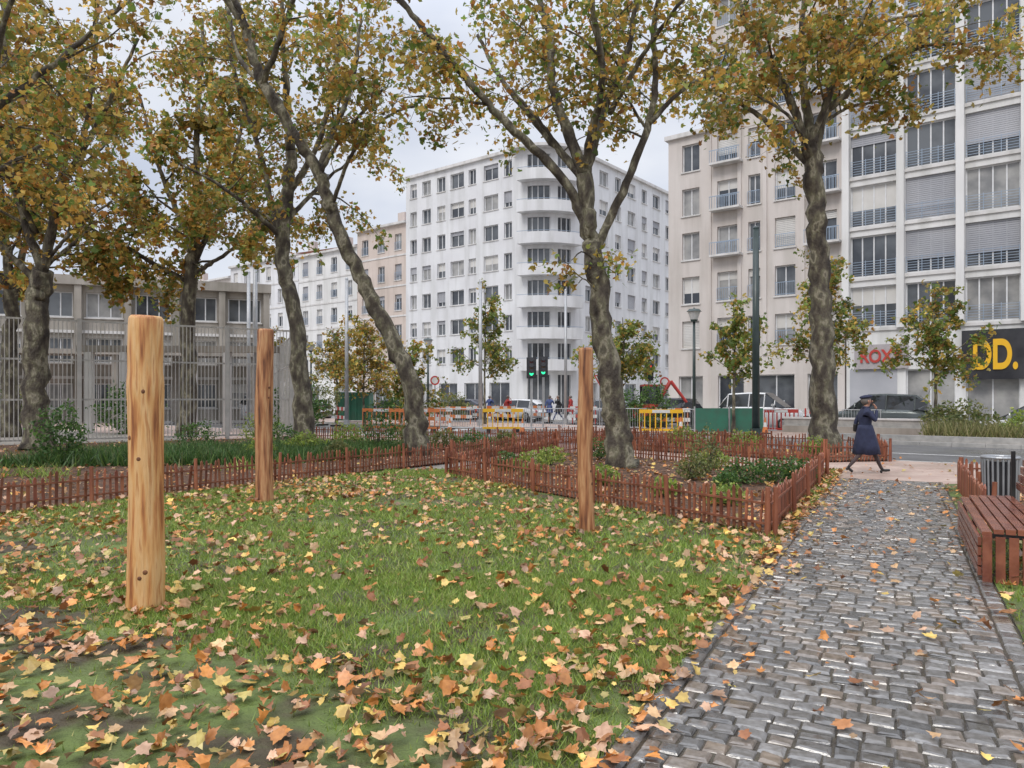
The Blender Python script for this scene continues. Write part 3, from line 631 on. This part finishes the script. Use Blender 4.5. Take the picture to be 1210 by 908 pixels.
for f in range(8):
    z=-.1 if f==0 else 4.3+(f-1)*3.05; fh=4.4 if f==0 else 3.05
    ring('corner_glazing',m_glass,R0-.35,R0-.25,0,H,z+.1,z+fh-.5,12)
    for i in range(13): t=H*i/12; ring('corner_frames',m_frame,R0-.249,R0-.2,max(0,t-.01),min(H,t+.01),z+.1,z+fh-.5,1)
    ring('corner_walls',m_white,R0-.36,R0,0,H,z+fh-.5,z+fh+.1 if f<7 else z+fh,12)
    for t0,t1 in ((0,.30),(.62,.78),(H-.30,H)): ring('corner_walls',m_white,R0-.36,R0-.003,t0,t1,z+.1,z+fh-.5,3)
    if f>0:
        ring('balcony_slabs',m_white,R0+.002,R0+1.0,.16,H-.16,z-.12,z+.06,14)
        ring('balcony_parapets',m_white,R0+.9,R0+1.002,.16,H-.16,z+.062,z+.95,14)
        ring('balcony_rail',m_rail,R0+.93,R0+.97,.16,H-.16,z+1.05,z+1.09,14)
ring('cornice',m_trim,0.2,R0+.9,0,H,25.66,25.94,14)
g.done()
specs=[(60.05,68.5,21.0,m_beige2),(68.55,80,19.4,m_white2),(80.05,96,19.8,m_white),(96.05,120,18.5,m_beige),(120.05,150,20,m_beige2)]
for a0,a1_,h,wm in specs:
    g=G('apartment_building',(*AB((a0+a1_)/2,62),0)); O=AB(a0,56.8); W_=a1_-a0; k=int(W_/2.3); nf=int((h-4)/3.0); fh=(h-4)/nf
    facade(g,O,U,n_,W_,4,nf,fh,[((i+.5)*W_/k,1.1) for i in range(k)],.6,1.8,wm,shut=.35,shm=m_blind if wm is m_white else m_shut,slab=.06,rail='v' if k<6 else None)
    facade(g,O,U,n_,W_,-.1,1,4.1,[((i+.5)*W_/(k//2),2.6) for i in range(k//2)],.3,2.8,m_trim,gl=m_dark,sillp=False,blinds=0)
    g.box('core',wm,O,U,n_,.01,W_-.01,-13,-.302,-.1,h-.01); g.box('cornice',m_trim,O,U,n_,-.0,W_,-13,.4,h,h+.25)
    A=[];
    for (s,d,z) in ((0,-13,h+.26),(W_,-13,h+.26),(W_,.3,h+.26),(0,.3,h+.26),(0,-6.5,h+2.1),(W_,-6.5,h+2.1)):
        q=O+U*s+n_*d; A.append((q[0],q[1],z))
    g.raw('roof',m_tile,A,[(0,1,5,4),(3,4,5,2),(0,4,3),(1,2,5),(0,3,2,1)])
    for s in (W_*.25,W_*.7): g.box('chimneys',m_beige,O,U,n_,s,s+1.2,-6,-5.2,h+.8,h+3.2)
    g.done()
g=G('grey_concrete_building',(-26,48,0)); O=np.array([-46.,40.]); u2=np.array([.94,.34]); u2/=np.linalg.norm(u2); nn2=np.array([u2[1],-u2[0]])
k=11; W_=31
facade(g,O,u2,nn2,W_,0,3,2.9,[((i+.5)*W_/k,2.1) for i in range(k)],.9,1.6,m_grey,pier=.25,slab=.15,mull=2,curt=.35)
g.box('core',m_grey,O,u2,nn2,.01,W_-.01,-14,-.302,-.1,8.69); g.box('cornice',m_grey,O,u2,nn2,-.3,W_+.3,-14.3,.5,8.71,9.3)
for i in range(8): g.box('colonnade',m_grey,O,u2,nn2,2+i*4,2.35+i*4,2.6,2.95,-.1,4.2)
g.box('canopy',m_grey,O,u2,nn2,.5,W_,.42,3.2,4.21,4.5)
g.done()

# ---------------------------------------------------------------- street furniture
def pole(x,y,h,r,mat,name):
    g=G(name,(x,y,0)); g.cyl('shaft',mat,(x,y,-.1),(x,y,h),r,r*.75,12); g.cyl('base',mat,(x,y,-.1),(x,y,.35),r*1.5,r*1.4,12); g.cyl('cap',mat,(x,y,h),(x,y,h+.08),r*.85,r*.4,12)
    g.done(smooth=('shaft',))
pole(9.93,30,8.5,.16,m_green,'tram_pole'); pole(-1.8,42,8.2,.12,m_gpole,'street_pole'); pole(-12.2,35,9.0,.13,m_gpole,'street_pole'); pole(-9.2,41,8.2,.12,m_gpole,'street_pole'); pole(3.2,44,8.0,.1,m_gpole,'street_pole'); pole(-14.3,40,8.4,.12,m_gpole,'street_pole')
def lamp(x,y,h):
    g=G('street_lamp',(x,y,0)); g.cyl('shaft',m_green,(x,y,-.1),(x,y,h-.6),.09,.06,10); g.cyl('base',m_green,(x,y,-.1),(x,y,.8),.14,.11,10); g.cyl('collar',m_green,(x,y,h-.6),(x,y,h-.5),.14,.18,10)
    g.cyl('lantern',m_lamp,(x,y,h-.5),(x,y,h-.12),.17,.30,12); g.cyl('hood',m_green,(x,y,h-.118),(x,y,h),.36,.24,12); g.cyl('finial',m_green,(x,y,h),(x,y,h+.08),.06,.02,8); g.done(smooth=('shaft',))
lamp(8.65,35,5.8); lamp(-5.7,50,5.6); lamp(-15,55,5.6); lamp(20.2,27.6,2.9)
def signal(x,y,h,c):
    g=G('traffic_light',(x,y,0)); g.cyl('pole',m_gpole,(x,y,-.1),(x,y,h),.06,.05,8); g.box('housing',m_dark,(x,y),(1,0),(0,1),-.17,.17,-.2,-.06,h-.95,h)
    g.box('backplate',m_dark,(x,y),(1,0),(0,1),-.25,.25,-.06,-.05,h-1.02,h+.07)
    for i,(k,cc) in enumerate((('r',(.9,.03,.02)),('a',(.8,.35,.02)),('g',(.03,.9,.35)))):
        on=k==c; m=M('signal_'+k+('_on' if on else '_off'),tuple(v*(.8 if on else .12) for v in cc),emit=(*cc,1.8) if on else None,rough=.3)
        z=h-.17-.3*i; g.cyl('lens_'+k,m,(x,y-.2,z),(x,y-.215,z),.10,.10,12); g.cyl('visor_'+k,m_dark,(x,y-.2,z+.1),(x,y-.34,z+.12),.11,.12,8)
    g.done()
signal(1.0,38,3.6,'g'); signal(1.65,39,3.7,'g'); signal(8.0,43,3.6,'r'); signal(-7.3,52,3.6,'g')
def sign(x,y,h,mat,shape='round',r=.28):
    g=G('traffic_sign',(x,y,0)); g.cyl('pole',m_gpole,(x,y,-.1),(x,y,h),.035,.035,8); s={'round':20,'tri':3,'sq':4}[shape]
    g.cyl('plate',mat,(x,y-.05,h-r),(x,y-.035,h-r),r,r,s); g.cyl('plate_face',m_wp,(x,y-.055,h-r),(x,y-.051,h-r),r*.68,r*.68,s); g.done()
blue=M('blue_sign',(.02,.10,.45),(.02,.08,.4),3,.35)
sign(-4.6,44,2.9,m_redp); sign(5.0,42,3.1,m_redp,'tri',.42); sign(-8.1,44,3,blue,'sq'); sign(8.9,43,2.8,m_redp)
def barrier(x,y,ang,mat,L=2.0,h=1.05,kind=0):
    u=np.array([math.cos(ang),math.sin(ang)]);n2_=np.array([-u[1],u[0]]); g=G('construction_barrier',(x,y,0)); O=(x,y)
    if kind==0:
        for z in (.35,.85): 
            for i in range(5): g.box('board_a' if i%2 else 'board_b',mat if i%2 else m_wp,O,u,n2_,L*i/5,L*(i+1)/5-.002,-.02,.02,z,z+.2)
        for s in (.15,L-.15): g.box('legs',mat,O,u,n2_,s-.03,s+.03,-.06,-.021,-.1,1.1); g.box('feet',m_tyre,O,u,n2_,s-.1,s+.1,-.35,.35,-.11,-.02)
    elif kind==2:
        g.box('top',mat or m_or,O,u,n2_,0,L,-.03,.03,.88,h); g.box('bottom',mat or m_or,O,u,n2_,0,L,-.03,.03,.05,.15)
        for i in range(9): s=L*i/8; g.box('uprights',mat or m_or,O,u,n2_,max(0,s-.025),min(L,s+.025),-.025,.025,.152,.878)
        for s in (.3,L-.3): g.box('feet',m_tyre,O,u,n2_,s-.1,s+.1,-.3,.3,-.11,.045)
        g.box('reflector',m_wp,O,u,n2_,L*.3,L*.7,-.045,-.031,.89,1.03)
    else:
        g.cyl('rail',m_gpole,(x,y,h),(x+u[0]*L,y+u[1]*L,h),.022); g.cyl('rail',m_gpole,(x,y,.12),(x+u[0]*L,y+u[1]*L,.12),.022)
        for i in range(int(L/.12)+1): s=min(L,i*.12); g.cyl('bars',m_gpole,(x+u[0]*s,y+u[1]*s,.12),(x+u[0]*s,y+u[1]*s,h),.010 if 0<i<int(L/.12) else .02,None,5)
        for s in (.2,L-.2): g.box('feet',m_gpole,O,u,n2_,s-.03,s+.03,-.3,.3,-.11,-.06)
    g.done()
au=math.atan2(U[1],U[0])
for i,(px_,d) in enumerate(((-9.5,42),(-7.2,43),(-5.4,41),(-4.2,45),(-2.4,44),(.2,46),(-11.5,45),(6.6,43),(9.2,38),(-14,47),(-3.2,39.5),(7.5,37),(5.2,45),(-1,48),(2.5,49))): barrier(px_,d,au+R.normal(0,.3),m_or if i%3 else m_redp)
for i in range(7): barrier(-7.6+i*2.05,36.6+R.normal(0,.4),R.normal(0,.12),m_ye if i==3 else None,kind=2 if i in (0,1,3) else 1)
for i in range(3): barrier(5.9+i*2.05,34.2-i*.3,-.12,m_ye if i==0 else None,kind=2 if i==0 else 1)
for i in range(3): barrier(12.2+i*1.4,35.6-i*1.1,au+math.pi,m_redp,kind=(2,0,1)[i],L=1.6)
def cone(x,y):
    g=G('traffic_cone',(x,y,0)); z=-.12 if (NN[0]*x+NN[1]*y)<30 or (NN[0]*x+NN[1]*y)>36.2 else 0
    g.box('foot',m_tyre,(x,y),(1,0),(0,1),-.2,.2,-.2,.2,z,z+.04); g.cyl('lower',m_or,(x,y,z+.04),(x,y,z+.3),.14,.09,12); g.cyl('band',m_wp,(x,y,z+.3),(x,y,z+.5),.09,.055,12); g.cyl('tip',m_or,(x,y,z+.5),(x,y,z+.72),.055,.025,12); g.done()
for x,y in ((-3,35.5),(0.5,35.2),(4.6,34.8),(7.7,33.6),(11.2,32.6)): cone(x,y)
g=G('green_hoarding',(9.6,33.5,0))
for i in range(2): g.box('panels',m_gp,(8.25+i*1.6,33.2+.1*i),(1,.02),(0,1),0,1.5,-.03,.03,.05,1.12); g.box('frames',m_gpole,(8.25+i*1.6,33.2+.1*i),(1,.02),(0,1),-.05,0,-.05,.05,-.1,1.2)
g.done()
g=G('green_skip',(-9,48,0)); g.box('body',m_gp,(-11.5,48),(1,0),(0,1),0,2.2,0,1.5,.1,1.8); g.box('rim',m_gp,(-11.5,48),(1,0),(0,1),-.06,2.26,-.06,1.56,1.802,1.95)
for i in range(6): g.box('ribs',m_gp,(-11.5,48),(1,0),(0,1),.05+i*.41,.15+i*.41,-.08,-.002,.1,1.8)
g.done()
ex,ey=7.4,40.0; g=G('mini_excavator',(ex,ey,0)); I2=((1,0),(0,1))
for s in (-.6,.35): g.box('tracks',m_tyre,(ex,ey),*I2,-.9,.9,s,s+.3,-.1,.38)
g.box('undercarriage',m_dark,(ex,ey),*I2,-.6,.6,-.28,.33,.05,.5); g.box('house',m_redp,(ex,ey),*I2,-.9,.25,-.6,.6,.52,1.25); g.box('counterweight',m_dark,(ex,ey),*I2,-1.1,-.902,-.55,.55,.55,1.1)
g.box('cab_glass',m_cglass,(ex,ey),*I2,-.35,.45,-.55,.2,1.252,2.2); g.box('cab_roof',m_redp,(ex,ey),*I2,-.42,.52,-.62,.27,2.203,2.3)
for a,b in ((-.38,-.58),(.46,-.58),(-.38,.22),(.46,.22)): g.box('cab_posts',m_dark,(ex,ey),*I2,a-.04,a+.04,b-.04,b+.04,1.25,2.202)
g.cyl('boom',m_redp,(ex+.3,ey+.4,.9),(ex+1.3,ey+.4,2.5),.13,.11,8); g.cyl('stick',m_redp,(ex+1.3,ey+.4,2.5),(ex+2.2,ey+.4,1.3),.10,.08,8); g.cyl('bucket',m_dark,(ex+2.2,ey+.15,1.1),(ex+2.2,ey+.65,1.1),.26,.26,8); g.cyl('ram',m_gpole,(ex+.5,ey+.4,.9),(ex+1.1,ey+.4,1.9),.05,.05,6)
g.done()
g=G('low_concrete_wall',(*AB(8,35),0)); g.box('wall',m_kerb,(0,0),U,NN,5.4,11.5,34.9,35.2,-.003,.62); g.box('coping',m_trim,(0,0),U,NN,5.35,11.55,34.85,35.25,.622,.70); 
g.box('base',m_grey,(0,0),U,NN,5.4,11.5,34.7,34.898,-.003,.3); g.done()
g=G('low_concrete_wall',(*AB(-5,31),0)); g.box('wall',m_kerb,(0,0),U,NN,-14,9,30.05,30.3,-.003,.22); g.done()

# ---------------------------------------------------------------- cars
def car(x,y,ang,col,L=4.4,Wc=1.8,H_=1.6,name='parked_car'):
    pm_=M('car_paint',col,tuple(c*.9 for c in col),3,.22,metal=.3 if sum(col)<1 else 0); g=G(name,(x,y,0)); u=np.array([math.cos(ang),math.sin(ang)]); v=np.array([-u[1],u[0]]); z0=-.12
    def T(a,b,z): q=np.array([x,y])+u*a+v*b; return (q[0],q[1],z+z0)
    st=[(-.5,.62,.42,.62),(-.485,.80,.30,.80),(-.42,.93,.22,.93),(-.3,.98,.2,.97),(0,1,.2,.98),(.2,.99,.2,.96),(.34,.96,.2,.88),(.44,.90,.22,.80),(.485,.80,.3,.70),(.5,.6,.4,.6)]
    V=[];F=[]
    for (a,w,zb,zt) in st:
        hw=Wc/2*w; zt=zt*H_/1.55
        for (b,z) in ((-.85*hw,zb),(-hw,zb+.12),(-hw,zt-.22),(-.93*hw,zt-.04),(-.8*hw,zt),(.8*hw,zt),(.93*hw,zt-.04),(hw,zt-.22),(hw,zb+.12),(.85*hw,zb)): V.append(T(a*L,b,z))
    m=10
    for i in range(len(st)-1):
        for j in range(m): k=(j+1)%m; F.append((i*m+j,i*m+k,(i+1)*m+k,(i+1)*m+j))
    F.append(tuple(range(m))); F.append(tuple((len(st)-1)*m+j for j in range(m-1,-1,-1))); g.raw('body',pm_,V,F)
    zb=.93*H_/1.55
    cab=[(-.46,.42,.78),(-.36,.68,.97),(-.1,.72,1.0),(.08,.70,.985),(.29,.80,.58)]
    lo=[(-.47,.86),(-.36,.9),(-.1,.92),(.08,.92),(.33,.88)]
    V=[];F=[]
    for (a,w,z),(a2,w2) in zip(cab,lo):
        zz=max(z*H_,zb+.02)
        for b,zc,aa in ((-w2,zb,a2),(-w,zz-.07,a),(-w*.85,zz,a),(w*.85,zz,a),(w,zz-.07,a),(w2,zb,a2)): V.append(T(aa*L,b*Wc/2,zc))
    for i in range(4):
        for j in range(5): F.append((i*6+j,i*6+j+1,(i+1)*6+j+1,(i+1)*6+j))
    roof=[f for f in F if (f[0]%6) in (1,2,3) and f[0]<18]; gl=[f for f in F if f not in roof]
    g.raw('roof',pm_,V,roof); g.raw('side_glass',m_cglass,V,gl+[(0,1,2,3,4,5)])
    for a in (-.36,-.1,.08,.2):
        for sg in (-1,1):
            w2=.91; w=.715 if a<.15 else .77; zt=(H_*.955 if a<.15 else H_*.78)
            P0=T(a*L,sg*(w2*Wc/2+.006),zb); P1=T(a*L-.0,sg*(w*Wc/2+.01),zt); g.cyl('pillars',pm_,P0,P1,.035,.03,6)
    for a in (-.3,.31):
        for sg in (-1,1):
            c0=T(a*L,sg*(Wc/2-.2),.33); c1=T(a*L,sg*(Wc/2+.015),.33); g.cyl('tyres',m_tyre,c0,c1,.33,.33,20); c2=T(a*L,sg*(Wc/2+.022),.33); g.cyl('rims',m_rim,c1,c2,.21,.19,12)
            g.cyl('mirrors',pm_,T(.2*L,sg*Wc*.48,1.0*H_/1.55),T(.2*L,sg*(Wc*.48+.2),1.03*H_/1.55),.07,.08,8)
    for sg in (-1,1):
        g.cyl('headlights',m_lamp,T(.47*L,sg*.62,.62),T(.497*L,sg*.55,.6),.12,.08,8); g.cyl('taillights',m_tail,T(-.47*L,sg*.68,.72),T(-.497*L,sg*.6,.72),.12,.08,8)
    g.box('number_plate',m_wp,T(0,0,0)[:2],u,v,.5*L,.5*L+.012,-.26,.26,.3+z0,.42+z0)
    g.done(smooth=('body','roof','tyres'))
car(17.4,34.9,au,(.13,.15,.15),4.5,1.85,1.9)
car(13.4,39.4,au+math.pi,(.70,.70,.70),4.5,1.85,2.0)
car(9.6,45.2,au,(.03,.03,.035),4.2,1.75,1.7)
car(20.6,28.9,au,(.65,.65,.65),4.2,1.8,1.45)
car(6.4,51.0,au,(.25,.26,.28),4.2,1.75,1.6); car(-9,55,au,(.06,.06,.07)); car(-16,58,au,(.5,.5,.5)); car(-19.5,52,au,(.6,.6,.6),5,1.95,2.2); car(-15.6,49,au,(.55,.55,.56)); car(.5,55,au,(.6,.6,.6)); car(-4,58,au,(.08,.08,.1))

# ---------------------------------------------------------------- bench and bin
BO=np.array([4.02,6.3]); g=G('park_bench',(4.7,7.4,0)); BL=2.5
for i in range(6): g.box('seat_slat',m_bench,BO,pd,pq,0,BL,.0+i*.085,.072+i*.085,.44-(.02 if i==0 else 0),.475-(.02 if i==0 else 0)+.004*i)
for i in range(5): z=.58+i*.085; g.box('backrest_slat',m_bench,BO,pd,pq,0,BL,.53+.02*i,.56+.02*i,z,z+.070)
for i in range(4): g.box('front_slat',m_bench,BO,pd,pq,0,BL,-.032,-.004,.08+i*.085,.150+i*.085)
for s in (.02,BL/2,BL-.06):
    g.box('leg',m_bfr,BO,pd,pq,s,s+.04,.02,.06,0,.438); g.box('leg',m_bfr,BO,pd,pq,s,s+.04,.48,.52,0,1.0); g.box('brace',m_bfr,BO,pd,pq,s,s+.04,.061,.479,.40,.438)
for i in range(6): g.box('end_panel',m_bench,BO,pd,pq,-.03,-.004,.0+i*.095,.070+i*.095,.03,.42)
g.done()
g=G('litter_bin',(6.63,10,0)); cx,cy=6.63,10.0
m_bin=M('bin_steel',(.30,.31,.32),(.4,.41,.42),4,.4,metal=.5)
g.cyl('liner',m_dark,(cx,cy,.12),(cx,cy,.74),.17,.17,20); g.cyl('base',m_bin,(cx,cy,.08),(cx,cy,.12),.21,.21,20); g.cyl('foot',m_bin,(cx,cy,0),(cx,cy,.08),.06,.06,10)
for i in range(22):
    a=i*2*math.pi/22; g.cyl('slats',m_bin,(cx+.2*math.cos(a),cy+.2*math.sin(a),.11),(cx+.215*math.cos(a),cy+.215*math.sin(a),.78),.014,.014,6)
V,F=tube(np.array([(cx+.215*math.cos(a),cy+.215*math.sin(a),.79) for a in np.linspace(0,2*math.pi,25)]),[.02]*25,8); g.raw('rim',m_bin,V,F)
g.done()

# ---------------------------------------------------------------- people
m_navy=M('navy_coat',(.014,.018,.045),(.024,.03,.07),8,.8,bump=.3); m_skin=M('skin',(.42,.22,.15),(.36,.18,.12),8,.55); m_tights=M('tights',(.05,.035,.035),(.07,.045,.045),8,.7)
m_shoe=M('black_shoe',(.015,.013,.012),(.02,.02,.02),8,.3); m_hair=M('grey_hair',(.12,.10,.09),(.2,.18,.16),30,.7)
def skin_mesh(verts,edges,rad,root=0,sub=2):
    me=bpy.data.meshes.new('tmp'); me.from_pydata(verts,edges,[]); ob=bpy.data.objects.new('tmp',me); S.collection.objects.link(ob)
    md=ob.modifiers.new('s','SKIN'); 
    sv=me.skin_vertices[0].data
    for i,r in enumerate(rad): sv[i].radius=(r if isinstance(r,tuple) else (r,r)); sv[i].use_root=(i==root)
    md.use_smooth_shade=True; sb=ob.modifiers.new('u','SUBSURF'); sb.levels=sub; sb.render_levels=sub
    dgp=bpy.context.evaluated_depsgraph_get(); ev=ob.evaluated_get(dgp); m2=bpy.data.meshes.new_from_object(ev); bpy.data.objects.remove(ob); return m2
def person(x,y,ang,coat,pants,phone=True,sc=1.0,beret=True,coatlen=.52,name='walking_woman'):
    e=empty(name,(x,y,.008)); e.rotation_euler=(0,0,ang); e.scale=(sc,sc,sc)
    Vs=[];E=[];Rd=[]
    def v(p,r,par=None):
        Vs.append(p);Rd.append(r); 
        if par is not None: E.append((par,len(Vs)-1))
        return len(Vs)-1
    pel=v((0,0,.86),(.135,.15)); wa=v((.01,0,1.0),(.115,.13),pel); ch=v((.01,0,1.18),(.125,.155),wa); sh=v((.02,0,1.32),(.10,.14),ch); nk=v((.035,0,1.395),.05,sh); hd0=v((.05,0,1.45),.055,nk); hd=v((.06,0,1.52),(.088,.078),hd0); ht=v((.05,0,1.585),(.07,.065),hd)
    hl=v((.05,.085,.78),.088,pel); kl=v((.20,.09,.46),.055,hl); al=v((.36,.09,.10),.034,kl); fl=v((.40,.09,.055),.034,al); tl=v((.54,.09,.065),.026,fl)
    hr=v((-.03,-.085,.78),.088,pel); kr=v((-.09,-.09,.45),.055,hr); ar=v((-.33,-.09,.16),.034,kr); fr=v((-.36,-.09,.12),.034,ar); tr=v((-.26,-.09,.03),.028,fr)
    sl=v((.0,.175,1.30),.06,sh); el=v((-.12,.22,1.05),.046,sl); wl=v((-.06,.21,.84),.03,el)
    sr=v((.03,-.175,1.30),.06,sh); er=v((.14,-.24,1.10),.046,sr); wr=v((.20,-.12,1.34),.03,er)
    me=skin_mesh(Vs,E,Rd,0,2)
    for m in (coat,m_skin,pants,m_shoe): me.materials.append(m)
    for p in me.polygons:
        c=p.center; i=0
        if c.z>1.385 and abs(c.y)<.1 and not (c.x>.15): i=1
        if c.z<.75: i=2
        if (c.z<.115 and c.x>.33) or (c.z<.17 and c.x<-.2): i=3
        p.material_index=i; p.use_smooth=True
    ob=bpy.data.objects.new('body',me); S.collection.objects.link(ob); ob.parent=e
    def hand(w,d,up,nm,side):
        w=np.array(w,float);d=np.array(d,float);d/=np.linalg.norm(d);up=np.array(up,float);up-=d*np.dot(up,d);up/=np.linalg.norm(up);s=np.cross(d,up)
        vs=[tuple(w),tuple(w+d*.04),tuple(w+d*.08)];ed=[(0,1),(1,2)];rr=[(.024,.024),(.03,.02),(.032,.018)]
        for k,(o_,l) in enumerate(((-.028,.055),(-.009,.07),(.010,.065),(.028,.05))):
            b=w+d*.08+s*o_; i0=len(vs); vs+= [tuple(b),tuple(b+d*l*.5+up*.006),tuple(b+d*l*.85+up*.022)]; ed+=[(2,i0),(i0,i0+1),(i0+1,i0+2)]; rr+=[(.010,.010),(.009,.009),(.007,.007)]
        b=w+d*.03-s*.03*side; i0=len(vs); vs+=[tuple(b),tuple(b+d*.03-s*.02*side+up*.01),tuple(b+d*.055-s*.025*side+up*.02)]; ed+=[(1,i0),(i0,i0+1),(i0+1,i0+2)]; rr+=[(.012,.012),(.010,.010),(.008,.008)]
        m=skin_mesh(vs,ed,rr,0,1); m.materials.append(m_skin); o2=bpy.data.objects.new(nm,m); S.collection.objects.link(o2); o2.parent=e
    hand((-.055,.21,.83),(.15,0,-1),(1,0,0),'left_hand',1); hand((.195,-.115,1.35),(-.25,.45,.85),(-1,.2,0),'right_hand',-1)
    V=[];F=[];ns=28
    zs=[1.02,.93,.82,.70,.58,max(.40,.92-coatlen)]
    for k,z in enumerate(zs):
        t=k/5; rx=.125+.14*t; ry=.148+.05*t
        for j in range(ns):
            a=j*2*math.pi/ns; f=1+.05*t*math.sin(a*7+1)+.03*t*math.sin(a*11); V.append((.01+.03*t+rx*math.cos(a)*f,ry*math.sin(a)*f,z+.012*t*math.sin(a*5)))
    for k in range(5):
        for j in range(ns): q=(j+1)%ns; F.append((k*ns+j,k*ns+q,(k+1)*ns+q,(k+1)*ns+j))
    o3=py_mesh('coat_skirt',V,F,coat,parent=e,smooth=True); md=o3.modifiers.new('t','SOLIDIFY'); md.thickness=.01
    def blob(nm,mat,c,s,seg=16):
        bpy.ops.mesh.primitive_uv_sphere_add(segments=seg,ring_count=10,location=c); o4=bpy.context.object; o4.name=nm; o4.scale=s; o4.data.materials.append(mat); o4.parent=e
        for p in o4.data.polygons: p.use_smooth=True
        return o4
    blob('hair',m_hair,(.02,0,1.53),(.098,.09,.095)); 
    if beret: b=blob('beret',coat,(.025,.0,1.605),(.13,.12,.042)); b.rotation_euler=(0,-.15,0)
    blob('nose',m_skin,(.148,0,1.515),(.02,.012,.018),8)
    for sg in (-1,1): blob('ear',m_skin,(.05,sg*.088,1.515),(.018,.01,.028),8); blob('eye',m_shoe,(.132,sg*.03,1.535),(.010,.011,.007),8)
    blob('mouth',m_tail,(.137,0,1.478),(.008,.022,.006),8)
    blob('collar',coat,(.03,0,1.385),(.085,.085,.03))
    blob('heel_front',m_shoe,(.36,.09,.035),(.03,.025,.035),8); blob('heel_rear',m_shoe,(-.375,-.09,.10),(.03,.025,.035),8)
    if phone: 
        g2=py_mesh('handbag',[(x_,y_,z_) for z_ in (.86,1.04) for (x_,y_) in ((-.16,.17),(.10,.17),(.10,.27),(-.16,.27))],[tuple(f) for f in BF],m_shoe,parent=e); bv=g2.modifiers.new('b','BEVEL'); bv.width=.03; bv.segments=3
    return e
person(7.42,15.5,math.radians(-8),m_navy,m_tights,sc=1.0)
m_red=M('red_jacket',(.4,.04,.03),(.35,.03,.03),6,.7); m_blk=M('black_jacket',(.02,.02,.022),(.03,.03,.03),6,.7); m_bl=M('blue_jacket',(.05,.08,.2),(.04,.06,.16),6,.7)
for x,y,a,c1,c2 in ((-.3,48,.4,m_red,m_blk),(3.1,49,3.3,m_blk,m_bl),(4.0,50,2.6,m_red,m_blk),(-1.6,52,.9,m_bl,m_blk),(2.4,47,1.2,m_bl,m_blk),(4.6,48,.2,m_blk,m_blk)): person(x,y,a,c1,c2,False,1.07,False,.3,'pedestrian')

# ---------------------------------------------------------------- camera, sky, sun
c=bpy.data.cameras.new('camera'); co=bpy.data.objects.new('camera',c); S.collection.objects.link(co); S.camera=co
co.location=(0,0,1.6); co.rotation_euler=(math.radians(90),0,0); c.sensor_width=36; c.lens=25.9; c.shift_y=16/1210; c.clip_end=3000; c.clip_start=.05
w=bpy.data.worlds.new('World'); S.world=w; w.use_nodes=True; N=w.node_tree.nodes; L=w.node_tree.links
bg=N['Background']; sky=N.new('ShaderNodeTexSky'); sky.sky_type='NISHITA'; sky.sun_disc=False; sky.sun_elevation=math.radians(48); sky.sun_rotation=math.radians(215)
tc=N.new('ShaderNodeTexCoord'); mp=N.new('ShaderNodeMapping'); mp.inputs['Scale'].default_value=(1,1,2.2); nz=N.new('ShaderNodeTexNoise'); nz.inputs['Scale'].default_value=2.6; nz.inputs['Detail'].default_value=5
cr=N.new('ShaderNodeValToRGB'); cr.color_ramp.elements[0].position=.35; cr.color_ramp.elements[1].position=.68; cr.color_ramp.elements[0].color=(5.6,6.1,7.3,1); cr.color_ramp.elements[1].color=(8.6,8.8,9.3,1)
# overcast sky: brighter towards the zenith (CIE overcast luminance)
sx=N.new('ShaderNodeSeparateXYZ'); mr=N.new('ShaderNodeMapRange'); mr.inputs['From Min'].default_value=.42; mr.inputs['From Max'].default_value=1.0; mr.inputs['To Min'].default_value=1.0; mr.inputs['To Max'].default_value=3.1
vm=N.new('ShaderNodeVectorMath'); vm.operation='SCALE'
mx=N.new('ShaderNodeMix'); mx.data_type='RGBA'; mx.inputs[0].default_value=.9
L.new(tc.outputs['Generated'],mp.inputs[0]); L.new(tc.outputs['Generated'],sx.inputs[0]); L.new(sx.outputs['Z'],mr.inputs['Value'])
L.new(mp.outputs[0],nz.inputs['Vector']); L.new(nz.outputs['Fac'],cr.inputs[0]); L.new(cr.outputs[0],vm.inputs[0]); L.new(mr.outputs['Result'],vm.inputs['Scale'])
L.new(sky.outputs[0],mx.inputs[6]); L.new(vm.outputs[0],mx.inputs[7]); L.new(mx.outputs[2],bg.inputs[0]); bg.inputs[1].default_value=.11
sl=bpy.data.lights.new('sun','SUN'); so=bpy.data.objects.new('sun',sl); S.collection.objects.link(so); sl.energy=1.4; sl.angle=math.radians(22); sl.color=(1,.95,.88)
el=math.radians(48); az=math.radians(215); dv=Vector((math.sin(az)*math.cos(el),math.cos(az)*math.cos(el),math.sin(el)))
so.rotation_euler=dv.to_track_quat('Z','Y').to_euler()
